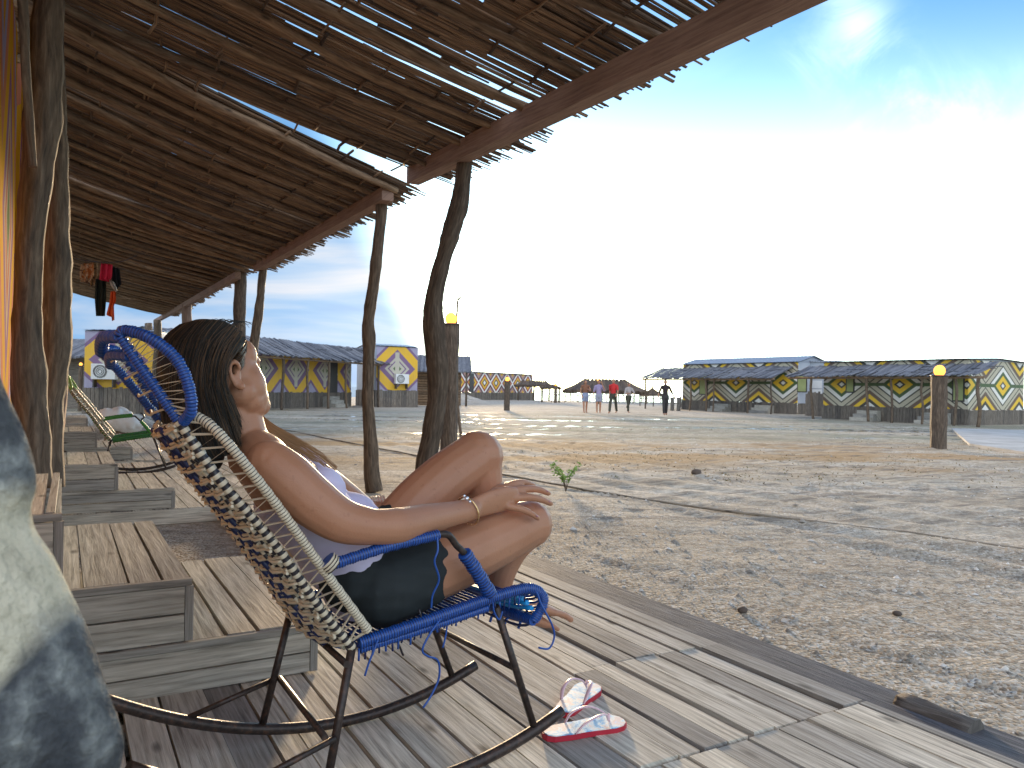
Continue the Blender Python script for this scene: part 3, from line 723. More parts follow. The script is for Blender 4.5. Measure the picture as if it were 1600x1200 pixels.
# two gnarled posts at the cabin wall
post('gnarled_post', vpath([(52, 760), (48, 640), (44, 520), (46, 400), (55, 300), (64, 200), (72, 100), (76, 0), (78, -60)], 3.7),
     [.085, .075, .060, .052, .062, .072, .070, .064, .06], 'nearest gnarled post at the left, curving against the patterned wall', group='gnarled posts by the cabin wall', ns=6, sides=18, wob=.008)
post('gnarled_post', vpath([(72, 760), (75, 640), (82, 560), (86, 460), (88, 360), (87, 260), (83, 170), (80, 60), (80, -80)], 4.6),
     [.09, .075, .085, .085, .07, .062, .062, .06, .06], 'darker gnarled post close behind the nearest one', group='gnarled posts by the cabin wall', ns=6, sides=18, wob=.008)
post('gnarled_post', vpath([(50, 260), (45, 170), (39, 90), (33, 0), (29, -80)], 3.2), [.016, .016, .018, .018, .018], 'thin dark pole leaning between the nearest gnarled post and the patterned wall', cat='pole', ns=5)
post('gnarled_post', vpath([(80, 680), (88, 620), (92, 560), (95, 500)], 7.2), [.10, .09, .075, .07], 'reddish lower trunk behind the two gnarled posts', group='gnarled posts by the cabin wall', mat='beamw', ns=5)
# ================================================================== ROCKING CHAIRS
def resample(pts, step):
    pts = [Vector(p) for p in pts]; out = [pts[0].copy()]; acc = 0
    for i in range(len(pts) - 1):
        a, b = pts[i], pts[i + 1]; L = (b - a).length; d = step - acc
        while d <= L:
            out.append(a.lerp(b, d / L)); d += step
        acc = L - (d - step)
    return out
def wrap(mb, pts, r, pitch=.0068, sides=9, mats=(0, 0, 0, 1)):
    q = resample(cr(pts, 10), pitch / 4); prof = (1.0, 1.05, 1.0, .90)
    mb.tube(q, [r * prof[i % 4] * (1 + .05 * math.sin(i * .37) + rr(-.02, .02)) for i in range(len(q))], sides, mats=list(mats))
def along(pts, n):
    q = cr(pts, 16); L = [0]
    for i in range(1, len(q)): L.append(L[-1] + (q[i] - q[i - 1]).length)
    out = []; j = 0
    for k in range(n):
        t = L[-1] * k / (n - 1)
        while j < len(q) - 2 and L[j + 1] < t: j += 1
        f = (t - L[j]) / max(1e-9, L[j + 1] - L[j]); out.append(q[j].lerp(q[j + 1], min(1, f)))
    return out
def l_(t, s, z): return Vector((t, -s, z))
def rocking_chair(root, c_head, c_back, c_seat, c_lace, detail=True, c_chain=None):
    W2 = .45
    def mir(p): return Vector((p[0], -(W2 - (-p[1])), p[2]))
    railB = [l_(*p) for p in ((.03, .43, .392), (-.056, .43, .503), (-.167, .43, .666), (-.294, .42, .826), (-.374, .40, .951))]
    railA = [l_(*p) for p in ((.04, 0.0, .392), (-.087, .01, .586), (-.196, .02, .754), (-.334, .04, .936))]
    wingB = [l_(*p) for p in ((.056, .46, .438), (-.074, .475, .612), (-.168, .475, .745), (-.241, .475, .842), (-.301, .46, .920), (-.335, .43, .955), (-.36, .40, .958))]
    wingA = [mir(p) for p in wingB]
    headB = [l_(*p) for p in ((-.374, .40, .951), (-.43, .383, 1.04), (-.483, .365, 1.126))]
    headA = [l_(*p) for p in ((-.334, .04, .936), (-.41, .063, 1.03), (-.475, .085, 1.102))]
    arcB = [l_(*p) for p in ((-.365, .41, .948), (-.358, .445, .975), (-.367, .45, 1.029), (-.39, .44, 1.082), (-.434, .42, 1.122), (-.474, .375, 1.139), (-.484, .365, 1.126))]
    arcA = [l_(*p) for p in ((-.335, .04, .94), (-.345, .02, .985), (-.37, .015, 1.03), (-.40, .02, 1.075), (-.44, .05, 1.11), (-.475, .085, 1.102))]
    # metal frame
    for a, b, r in (((.054, .01, .349), (.011, .44, .358), .0085), ((.005, .01, .192), (-.046, .45, .200), .0085), ((.552, 0, .231), (.516, .45, .248), .0085),
                    ((.005, 0, .192), (-.242, 0, .135), .008), ((-.02, .45, .192), (-.25, .45, .135), .008), ((.03, 0, .392), (.03, .43, .392), .011)):
        fr = MB(); fr.tube([l_(*a), l_(*b)], r, 8); fr.build('crossbar', M['pipe'], root)
    for s in (0, W2):
        g = MB(); g.tube([l_(t, s, .014 + (t - .27) ** 2 / 2.35) for t in [-.47 + k * .04 for k in range(30)]], .0165, 10); g.build('rocker', M['pipe'], root)
    for a, b in (((.034, .02, .397), (-.041, 0, .055)), ((.446, .0, .432), (.601, 0, .060)), ((.028, .43, .391), (-.045, .45, .055)), ((.446, .45, .432), (.590, .45, .060))):
        g = MB(); g.tube([l_(*a), l_(*b)], .0105, 9); g.build('leg', M['pipe'], root)
    # seat
    st = MB()
    seatB = [l_(*p) for p in ((.045, .435, .402), (.22, .45, .43), (.419, .45, .458), (.545, .45, .468), (.600, .45, .448), (.612, .45, .415), (.587, .44, .368))]
    seatA = [mir(p) for p in seatB]
    wrap(st, seatB, .0155, mats=(0, 0, 0, 1)); wrap(st, seatA, .0155, mats=(0, 0, 0, 1)); wrap(st, [seatB[-1], l_(.590, .225, .364), seatA[-1]], .015, mats=(0, 0, 0, 1))
    wrap(st, [l_(.05, .43, .385), l_(.22, .445, .408), l_(.42, .445, .432)], .011, mats=(0, 0, 0, 1))
    sB, sA = along(seatB, 46), along(seatA, 46)
    for i in range(46):
        mid = (sB[i] + sA[i]) / 2 - Vector((0, 0, .035)); q = cr([sB[i] + Vector((0, 0, -.004)), (sB[i] * .7 + mid * .3) - Vector((0, 0, .02)), mid, (sA[i] * .7 + mid * .3) - Vector((0, 0, .02)), sA[i]], 3)
        st.tube(q, .0042, 5, 0 if i % 3 else 1)
    for k in range(5):
        f = (k + 1) / 6; st.tube([sB[i].lerp(sA[i], f) - Vector((0, 0, .02 + .035 * math.sin(math.pi * f) - .004 * (-1) ** i)) for i in range(0, 46, 1)], .0045, 5, 0)
    if detail:
        for i in range(30):    # fringe of cord ends under the rail
            p = along(seatB[:4], 30)[i]; st.tube([p + Vector((0, 0, -.012)), p + Vector((rr(-.006, .006), rr(-.005, .01), -.036 - rr(0, .012)))], .0030, 4, i % 2)
    st.build('seat', [M[c_seat], M['navy']], root)
    # backrest
    bk = MB(); n = 61; RA, RB = along(railA, n), along(railB, n)
    back = Vector((-.80, 0, -.6))
    mt = [M[c_back], M[c_chain or 'navy'], M['black']]
    def surf(i, u, o=0.0): return RA[i].lerp(RB[i], u) + back * (.030 * math.sin(math.pi * u) + o)
    def rail(mb, pts, r): wrap(mb, pts, r, .0078, mats=(0, 0, 0, 2))
    rail(bk, wingB, .0112); rail(bk, wingA, .0125)
    wrap(bk, railB, .011, .020, mats=(0, 0, 2, 2)); wrap(bk, railA, .011, .020, mats=(0, 0, 2, 2))
    chains = [.07, .17, .29, .40, .51, .62, .73, .83, .93] if detail else [.12, .37, .63, .88]
    for ci, u in enumerate(chains):
        for ph in (0, 1):
            q = []; 
            for i in range(n): q.append(surf(i, u + (.013 if ph else -.013) * math.sin(i * .8 + ci), .004 + .004 * math.cos(i * .8 + ci + ph * 3.1)))
            if ci in (0, 8) or ci % 3 == 1: bk.tube(q, .0062, 6, mats=[0, 0, 2] if ph else [2, 0, 0])
            else: bk.tube(q, .0078, 6, mats=[1, 1, 1, 1, 1, 2, 1] if ph else [1])
    for i in range(2, n - 1, 3):
        for o in (-.0045, .0045):
            q = [surf(i, u, (.014 if (k + i // 3) % 2 else .006) + rr(-.001, .001)) + Vector((0, 0, o + rr(-.002, .002))) for k, u in enumerate([j / 12 for j in range(13)])]
            bk.tube(cr(q, 2), .0040, 5, 0)
    bk.build('backrest', mt, root)
    lc = MB(); nB = 38 if detail else 30
    for a, b in ((along(railB, nB), along(wingB[:-1], nB)), (along(railA, nB), along(wingA[:-1], nB))):
        q = []
        for i in range(nB): q.append(a[i] if i % 2 else b[i])
        lc.tube(q, .0046, 6, 0, smooth=False)
    lc.build('lacing', M[c_back], root)
    # headrest
    hd = MB(); mm = (0, 0, 0, 1)
    wrap(hd, headB, .0115, mats=mm); wrap(hd, headA, .0108, mats=mm); wrap(hd, arcB, .0125, mats=mm); wrap(hd, arcA, .011, mats=mm)
    wrap(hd, [headA[-1], l_(-.492, .225, 1.128), headB[-1]], .014, mats=(0, 0, 0, 1)); wrap(hd, [headA[-1] + Vector((.02, 0, -.03)), l_(-.475, .225, 1.09), headB[-1] + Vector((.02, 0, -.04))], .012, mats=mm)
    hd.build('headrest', [M[c_head], M['navy'] if c_head == 'blue' else M['green']], root)
    lc = MB(); nB = 27
    for a, b in ((along(headB, nB), along(arcB[:-1], nB)), (along(headA, nB), along(arcA[:-1], nB))):
        lc.tube([a[i] if i % 2 else b[i] for i in range(nB)], .0036, 5, 0, smooth=False)
    HA, HB = along(headA, 14), along(headB, 14)
    for i in range(2, 14, 3): lc.tube([HA[i], HA[i].lerp(HB[i], .5) + back * .02, HB[i]], .0028, 4, 0)
    lc.build('headrest_lacing', M[c_lace], root)
    # armrests
    for s, nm in ((.48, 'B'), (-.03, 'A')):
        g = MB(); wrap(g, [l_(-.062, s, .612), l_(.09, s, .640), l_(.238, s, .655)], .0135, mats=(0, 0, 0, 1)) if nm == 'B' or not detail else g.tube([l_(-.062, s, .612), l_(.238, s, .668), l_(.33, s, .675)], .011, 8, 2)
        e = l_(.235, s, .656) if nm == 'B' else l_(.32, s, .672)
        g.tube(cr([e, l_(.268, s, .652) if nm == 'B' else l_(.345, s, .66), l_(.30, s * .98, .62) if nm == 'B' else l_(.36, s, .62), l_(.335, .47 if s > 0 else 0, .585), l_(.43, .455 if s > 0 else 0, .462)], 4), .0095, 8, 2)
        wrap(g, [l_(.325, .47 if s > 0 else -.01, .597), l_(.37, .465 if s > 0 else 0, .54), l_(.425, .455 if s > 0 else 0, .468)], .019 if s > 0 else .014, .010, mats=(0, 0, 0, 1))
        if s > 0:
            wrap(g, [l_(-.062, s - .004, .625), l_(-.045, s, .608)], .024, .008, mats=(3, 3, 3, 2))
        elif detail:
            wrap(g, [l_(.30, s, .668), l_(.345, s, .672)], .017, .009, mats=(3, 3, 4, 3))
        g.build('armrest', [M[c_seat], M['navy'] if c_seat == 'blue' else M['green'], M['pipe'], M['cream'], M['pinkc']], root)
M['pinkc'] = plastic('pink_cord', (.6, .06, .14))
CH = empty('rocking_chair', (-.66, 2.2, DECK), math.atan2(.6, .8), 'blue and cream cord rocking chair the woman sits in, on the near deck', 'rocking chair', 'corded rocking chairs')
rocking_chair(CH, 'blue', 'cream', 'blue', 'cream')
MWI = (Matrix.Translation(CH.location) @ CH.rotation_euler.to_matrix().to_4x4()).inverted()
def pl(lst): return [MWI @ CW(*q) for q in lst]
for q, r in (([(683, 838, .49), (684, 860, .50), (679, 878, .50), (686, 905, .495), (676, 930, .485), (674, 950, .48)], .0028),
             ([(692, 962, .46), (672, 990, .47), (660, 1015, .47), (668, 1025, .47), (684, 1032, .47), (686, 1058, .46), (674, 1086, .46), (661, 1106, .46)], .0028),
             ([(592, 995, .45), (586, 1012, .46), (577, 1034, .46), (570, 1056, .46)], .0026),
             ([(814, 914, .45), (836, 922, .46), (846, 945, .47), (862, 975, .48), (866, 995, .48), (858, 1013, .48), (842, 1012, .48)], .0030),
             ([(770, 935, .46), (772, 955, .46), (780, 968, .46), (785, 955, .46)], .0025), ([(700, 962, .44), (697, 990, .44), (692, 1012, .44)], .0026)):
    g = MB(); g.tube(cr(pl(q), 6), r, 6, 0); g.build('loose_cord', M['blue'], CH)
for q in ([(612, 990, .40), (622, 1005, .40), (630, 1024, .40)], [(668, 958, .45), (672, 968, .45)], [(655, 952, .45), (662, 980, .45)], [(720, 945, .45), (724, 958, .45)]):
    g = MB(); g.tube(cr(pl(q), 3), .003, 5, 0); g.build('loose_end', M['black'], CH)
g = MB()
for k in range(6):
    a = l_(.50 + k * .016, .44, .455 - .010 * k * k / 5); g.tube(cr([a, l_(.50 + k * .016, .33, .438 - .01 * k * k / 5), l_(.50 + k * .016, .2, .432 - .01 * k * k / 5)], 3), .0075, 6, 0, ratio=1.0)
g.build('seat_strap', M['cyan'], CH)
G2 = empty('rocking_chair', onz(120, 745, .12) if False else P(10.0, .46, DECK), math.atan2(.44, .9), 'green and cream cord rocking chair farther down the porch', 'rocking chair', 'corded rocking chairs')
rocking_chair(G2, 'lime', 'cream', 'green', 'lime', detail=False, c_chain='green')

# ================================================================== THE WOMAN
def tb(mb, pts, rad, wd=None, ratio=1.0, n=5, sides=16):
    q = cr([CW(*p) if isinstance(p, tuple) else p for p in pts], n); rs = lerpl(rad, n)
    rt = lerpl(ratio, n) if isinstance(ratio, (list, tuple)) else ratio
    mb.tube(q, rs, sides, wdir=wd, ratio=rt)
    if True:
        mb.ell(q[0], rs[0] * .98); mb.ell(q[-1], rs[-1] * .98)
SD = Vector((.6, -.8, 0))
PW = empty('person', (-.40, 2.12, .55), 0, 'woman in a pale lilac tank top and black shorts sitting in the blue rocking chair', 'person')
B = MB()
torso = [(398, 712, .235), (450, 762, .225), (500, 820, .22), (545, 875, .22), (588, 918, .22)]
tr = [.060, .088, .092, .094, .105]; trt = [1.9, 1.65, 1.45, 1.4, 1.35]
q = cr([CW(*p) for p in torso], 5); B.tube(q, lerpl(tr, 5), 20, wdir=SD, ratio=lerpl(trt, 5))
for i in (0, -1): B.ell(q[i], tr[i] * trt[i] * .9, tr[i] * .8, tr[i] * .9, axes=(SD, Vector((.8, .6, 0)), Vector((0, 0, 1))))
# shoulders and neck
tb(B, [(378, 655, .235), (385, 685, .24), (398, 712, .24)], [.050, .053, .068])
tb(B, [(392, 700, .25), (410, 712, .32), (422, 727, .375)], [.052, .056, .057])
tb(B, [(400, 705, .22), (436, 716, .15), (460, 726, .09)], [.050, .045, .045])
# right arm
tb(B, [(420, 724, .38), (450, 748, .405), (490, 785, .43), (535, 814, .455), (585, 824, .475)], [.056, .061, .060, .053, .043])
tb(B, [(582, 823, .475), (620, 822, .465), (665, 812, .435), (705, 803, .405), (738, 796, .385)], [.043, .046, .041, .034, .030])
# left arm resting on the far armrest
tb(B, [(462, 728, .09), (515, 755, .03), (575, 800, -.02)], [.048, .042, .036]); tb(B, [(575, 800, -.02), (640, 800, .02), (700, 790, .08)], [.036, .030, .024])
# hand: palm and five fingers
pal = [CW(*p) for p in ((736, 796, .385), (762, 786, .375), (790, 779, .365), (806, 777, .360))]
B.tube(cr(pal, 4), lerpl([.017, .017, .015, .011], 4), 14, wdir=Vector((.1, -.15, 1)), ratio=lerpl([1.75, 2.2, 2.6, 2.7], 4))
for pts, r in (([(784, 764, .335), (803, 756, .325), (820, 754, .315), (834, 759, .305)], [.0125, .0118, .0108, .0086]),
               ([(794, 768, .350), (822, 764, .345), (842, 765, .340), (857, 771, .335)], [.0135, .0125, .0112, .0088]),
               ([(796, 779, .365), (824, 777, .368), (844, 780, .366), (861, 787, .362)], [.0135, .0126, .0112, .0088]),
               ([(794, 791, .375), (812, 795, .388), (827, 801, .393), (841, 810, .393)], [.0122, .0112, .0102, .0080]),
               ([(760, 776, .355), (780, 762, .320), (797, 757, .295), (806, 760, .285)], [.013, .012, .011, .009])):
    tb(B, pts, r, n=4, sides=10)
# legs
tb(B, [(600, 912, .325), (655, 894, .322), (712, 870, .318), (770, 843, .31), (824, 818, .30)], [.092, .094, .093, .086, .072])
B.ell(CW(826, 819, .30), .075, .072, .074)
tb(B, [(824, 822, .295), (798, 856, .265), (782, 900, .235), (780, 940, .215)], [.068, .056, .044, .034])
tb(B, [(572, 878, .12), (612, 836, .115), (655, 786, .11), (700, 745, .105), (744, 714, .10)], [.088, .086, .084, .082, .080])
B.ell(CW(746, 713, .10), .086, .082, .084)
tb(B, [(748, 716, .10), (757, 775, .115), (765, 850, .14), (776, 925, .16)], [.078, .060, .052, .036])
tb(B, [(600, 915, .315), (585, 912, .22), (575, 895, .13)], [.098, .105, .092])
def foot(hx, hy, tx, ty, s, sgn):
    a, b = CW(hx, hy, s), CW(tx, ty, s); d = (b - a)
    wv = Vector((.6, -.8, 0))
    B.tube(cr([a - d * .12, a + d * .15, a + d * .5, a + d * .78], 4), lerpl([.026, .032, .023, .015], 4), 12, wdir=wv, ratio=lerpl([1.0, 1.05, 1.5, 2.5], 4))
    for k in range(5):
        o = wv * ((k - 2) * .0155 * sgn); L = (1.0, .99, .96, .92, .87)[k]
        B.tube(cr([a + d * .72 + o, a + d * (.86 * L + .02) + o + Vector((0, 0, .003)), a + d * L + o - Vector((0, 0, .004))], 3), [.011 if k == 0 else .0085] * 7, 8)
        B.ell(a + d * L + o - Vector((0, 0, .004)), .0115 if k == 0 else .0088)
foot(785, 930, 882, 962, .235, -1); foot(776, 945, 874, 982, .20, 1)
# head and face
Fd = Vector((.50, .86, .10)).normalized(); Rt = Vector((.86, -.5, 0)).normalized(); Up = Rt.cross(Fd).normalized()
HC = at(334, 572, 1.865)
B.ell(HC, .078, .098, .098, axes=(Rt, Fd, Up), seg=20, rings=14)
B.ell(at(358, 592, 1.885), .068, .070, .088, axes=(Rt, Fd, Up), seg=18, rings=12)
B.ell(at(374, 556, 1.905), .050, .038, .045, axes=(Rt, Fd, Up)); B.ell(at(391, 564, 1.935), .030, .022, .016, axes=(Rt, Fd, Up))
B.ell(at(380, 590, 1.895), .048, .046, .048, axes=(Rt, Fd, Up)); B.ell(at(389, 606, 1.905), .044, .044, .046, axes=(Rt, Fd, Up)); B.ell(at(396, 622, 1.920), .039, .038, .040, axes=(Rt, Fd, Up))
B.ell(at(374, 612, 1.862), .046, .045, .040, axes=(Rt, Fd, Up)); B.ell(at(386, 625, 1.885), .041, .042, .036, axes=(Rt, Fd, Up)); B.ell(at(403, 634, 1.935), .034, .030, .028, axes=(Rt, Fd, Up)); B.ell(at(383, 603, 1.888), .051, .050, .054, axes=(Rt, Fd, Up), seg=18, rings=12); B.ell(at(391, 621, 1.905), .044, .044, .044, axes=(Rt, Fd, Up)); B.ell(at(395, 636, 1.905), .034, .034, .027, axes=(Rt, Fd, Up))
tb(B, [at(386, 572, 1.965), at(394, 590, 1.985), at(397, 602, 2.000)], [.009, .011, .012]); B.ell(at(396, 605, 1.985), .017, .010, .009, axes=(Rt, Fd, Up))
B.ell(at(399, 618, 1.968), .020, .012, .007, axes=(Rt, Fd, Up)); B.ell(at(400, 625, 1.965), .018, .012, .008, axes=(Rt, Fd, Up))
tb(B, [at(352, 628, 1.875), at(368, 655, 1.885), CW(383, 684, .24)], [.050, .047, .052])
# ear
E_ = [(380, 606, 1.800), (370, 603, 1.797), (362, 590, 1.790), (359, 574, 1.786), (364, 565, 1.788), (371, 567, 1.794), (375, 577, 1.802)]
B.tube(cr([at(*p) for p in E_], 4), lerpl([.0085, .0075, .006, .006, .006, .006, .005], 4), 8)
B.tube(cr([at(378, 600, 1.80), at(372, 592, 1.800), at(371, 582, 1.802), at(374, 576, 1.806)], 4), lerpl([.006, .0055, .005, .004], 4), 8)
B.ell(at(378, 604, 1.799), .0095); B.ell(at(370, 585, 1.808), .011, .006, .028, axes=(Vector((1, .1, 0)), Vector((0, 1, 0)), Vector((-.1, 0, 1))))
body = remesh(B, 'body', M['skin'], .0038, 9); keep(body, PW)
# eyes, brows and lips
# tank top
T = MB()
q = cr([CW(*p) for p in ((447, 760, .225), (500, 820, .22), (545, 876, .22), (578, 908, .222))], 5)
T.tube(q, lerpl([.097, .102, .112, .128], 5), 24, wdir=SD, ratio=lerpl([1.58, 1.45, 1.46, 1.40], 5))
T.ell(q[0], .135, .075, .085, axes=(SD, Vector((.8, .6, 0)), Vector((0, 0, 1))))
for s in (.14, .30): T.ell(CW(505, 768, s), .062)
T.ell(CW(553, 800, .2), .10, .075, .05, axes=(SD, Vector((.8, .6, -.5)).normalized(), Vector((.4, .3, .8)).normalized()))
tb(T, [(470, 735, .30), (435, 712, .30), (415, 712, .30)], [.03, .02, .018], n=4); tb(T, [(495, 735, .15), (470, 705, .15), (450, 700, .15)], [.035, .025, .02], n=4)
def folds(co):
    return .006 * noise.noise(Vector((co.x * 5 + co.z * 9, co.y * 5, co.z * 16))) + .004 * noise.noise(Vector((co.x * 14, co.y * 14 + co.z * 30, co.z * 10)))
keep(remesh(T, 'tank_top', M['tank'], .0065, 5, disp=folds), PW)
T = MB()
tb(T, [(598, 914, .325), (630, 903, .323), (664, 890, .321)], [.103, .103, .100]); 
T2 = MB()
q = cr([CW(*p) for p in ((575, 905, .20), (600, 900, .21))], 3)
tb(T, [(600, 915, .315), (583, 912, .22), (572, 895, .13)], [.108, .113, .10]); tb(T, [(572, 880, .12), (600, 850, .117), (622, 826, .114)], [.097, .095, .092])
tb(T, [(560, 893, .16), (560, 893, .28)], [.112, .112])
keep(remesh(T, 'shorts', M['shorts'], .007, 4, disp=folds), PW)
# bracelet
g = MB(); c = CW(731, 798, .388); t = (CW(738, 796, .385) - CW(705, 803, .405)).normalized(); a = t.cross(Vector((.5, -.85, .1))).normalized(); b = t.cross(a).normalized()
lp = [c + a * (.040 * math.cos(k / 24 * 6.283)) + b * (.037 * math.sin(k / 24 * 6.283)) + t * (.012 * math.cos(k / 24 * 6.283)) for k in range(24)]
wrap(g, lp + [lp[0]], .0028, .004, 8, mats=(0, 0, 0, 0)); br = g.build('bracelet', M['gold']); keep(br, PW)
g = MB(); g.ell(at(729, 779, 2.03), .006); g.ell(at(725, 775, 2.035), .004); g.ell(at(734, 784, 2.03), .004); keep(g.build('charm', M['silver']), PW)
# fingernails
for p, s in (((832, 758), .310), ((855, 769), .344), ((858, 785), .370), ((839, 808), .402)):
    g = MB(); g.ell(CW(p[0], p[1], s) + Vector((0, -.001, .003)), .0045, .0035, .0028, axes=(Vector((.9, .4, -.3)).normalized(), Vector((0, 1, 0)), Vector((0, 0, 1)))); keep(g.build('fingernail', M['nail'] if 'nail' in M else M.setdefault('nail', flat('mauve_nail', (.42, .17, .19), .25))), PW)
# hair: a close cap under many strands
H = MB()
H.ell(at(322, 566, 1.858), .085, .104, .106, axes=(Rt, Fd, Up), seg=20, rings=14)
H.ell(at(303, 572, 1.845), .068, .090, .098, axes=(Rt, Fd, Up), seg=16, rings=12)
tb(H, [at(308, 592, 1.835), at(312, 635, 1.83), at(322, 680, 1.82), at(330, 720, 1.83)], [.078, .068, .056, .030], n=4)
cap = remesh(H, 'hair', M['hair'], .008, 6); keep(cap, PW)
S_ = MB(); random.seed(21)
guides = [[(379, 530), (369, 545), (357, 561), (350, 580), (350, 602), (362, 628), (374, 656), (385, 690)],
          [(374, 519), (358, 538), (346, 562), (341, 590), (347, 622), (360, 658), (373, 696)],
          [(360, 508), (338, 532), (325, 566), (322, 604), (330, 640), (343, 678), (357, 708)],
          [(340, 500), (315, 528), (302, 570), (298, 612), (302, 652), (312, 690), (326, 716)],
          [(318, 499), (291, 530), (279, 574), (277, 620), (283, 662), (296, 700), (312, 724)],
          [(298, 503), (270, 533), (259, 576), (259, 622), (268, 668), (282, 702), (298, 724)],
          [(285, 507), (262, 530), (251, 566), (250, 606), (256, 650), (268, 690), (282, 715)]]
def hy(px, py):
    d = (px - 318) / 78.0; d = max(-1, min(1, d)); base = 1.865 - .108 * math.sqrt(max(0.02, 1 - d * d))
    return base + (max(0, (py - 610) / 100) * .015)
for i in range(2300):
    f = random.random() * (len(guides) - 1.001); k = int(f); t = f - k; A_, B_ = guides[k], guides[k + 1]; n_ = min(len(A_), len(B_))
    jx, jy, dz = rr(-3, 3), rr(-3, 3), rr(-.006, .006); pts = []; end = random.choice((n_, n_, n_ - 1, n_))
    ph = rr(0, 6); am = rr(.5, 3.2)
    for j in range(end):
        x = A_[j][0] * (1 - t) + B_[j][0] * t + jx + am * math.sin(j * .9 + ph); y = A_[j][1] * (1 - t) + B_[j][1] * t + jy * (j > 0) * 1.5
        pts.append(at(x, y, hy(x, y) + dz))
    q = cr(pts, 3); n = len(q); r0 = rr(.0008, .0017)
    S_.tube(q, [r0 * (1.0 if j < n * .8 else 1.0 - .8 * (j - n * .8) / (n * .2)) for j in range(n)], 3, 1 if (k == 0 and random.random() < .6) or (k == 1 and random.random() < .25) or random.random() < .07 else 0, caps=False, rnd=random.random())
# far half of the head
for i in range(900):
    th = rr(.0, 1.0); pts = []
    for j in range(8):
        v = j / 7; an = -.25 + th * 1.5; c = HC + Up * (.100 * math.cos(v * 2.0)) - Rt * (.090 * math.sin(min(v * 2.2, 1.6)) * math.sin(an + .25)) - Fd * (.106 * math.sin(min(v * 2.2, 1.6)) * math.cos(an + .25) - .0)
        if v > .6: c.z -= (v - .6) * .34
        pts.append(c + Vector((rr(-.002, .002), rr(-.002, .002), 0)))
    S_.tube(cr(pts, 2), rr(.001, .002), 3, 0, caps=False, rnd=random.random())
for i in range(420):   # stray strands standing off the outline
    f = random.random() * (len(guides) - 1.001); k = int(f); t = f - k; A_, B_ = guides[k], guides[k + 1]; j0 = random.randint(0, 3); pts = []; amp = rr(3, 9); sg = random.choice((-1, 1)); ph = rr(0, 3)
    for j in range(j0, min(len(A_), len(B_), j0 + 5)):
        x = A_[j][0] * (1 - t) + B_[j][0] * t; y = A_[j][1] * (1 - t) + B_[j][1] * t; u = (j - j0) / 4
        pts.append(at(x + sg * amp * math.sin(u * 2.2 + ph * .2), y, hy(x, y) - .008 - .010 * math.sin(u * 3)))
    q = cr(pts, 4); S_.tube(q, [.0007 * (1 - .7 * j / len(q)) for j in range(len(q))], 3, 1 if random.random() < .5 else 0, caps=False, rnd=random.random())
# loose flyaways on top and wisps at the temple
for i in range(60):
    x = rr(300, 372); y = 500 + abs(x - 332) * .12; L = rr(10, 30)
    S_.tube(cr([at(x, y + 4, 1.80), at(x + L * .5, y - rr(0, 3), 1.81), at(x + L, y + rr(-1, 8), 1.83)], 3), .0006, 3, 0, caps=False, rnd=random.random())
for i in range(260):
    x, y = rr(364, 386), rr(530, 562); l = rr(.5, 1)
    S_.tube(cr([at(x, y, 1.838 + (x - 364) * .0016), at(x - 2 * l, y + 10 * l, 1.826 + (x - 364) * .0016), at(x - 9 * l, y + 20 * l, 1.815), at(x - 16 * l, y + 27 * l, 1.805)], 3), .0009, 3, 1, caps=False, rnd=random.random())
# lock over the far shoulder and chest, the sun's gold painted into its colour
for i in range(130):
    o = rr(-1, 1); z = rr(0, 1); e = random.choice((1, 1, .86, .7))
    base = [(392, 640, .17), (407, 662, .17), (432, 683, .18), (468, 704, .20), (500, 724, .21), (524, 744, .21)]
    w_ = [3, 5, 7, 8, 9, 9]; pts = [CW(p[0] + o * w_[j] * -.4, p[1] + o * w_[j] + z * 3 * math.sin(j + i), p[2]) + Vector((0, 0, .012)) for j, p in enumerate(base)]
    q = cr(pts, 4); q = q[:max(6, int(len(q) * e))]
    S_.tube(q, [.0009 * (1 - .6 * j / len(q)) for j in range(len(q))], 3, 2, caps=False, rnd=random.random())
hs_ = S_.build('hair_strands', [M['hair'], M['hairlit'], hairm('sunlit_hair', (.16, .08, .03), (.42, .23, .09), .45)]); keep(hs_, PW)
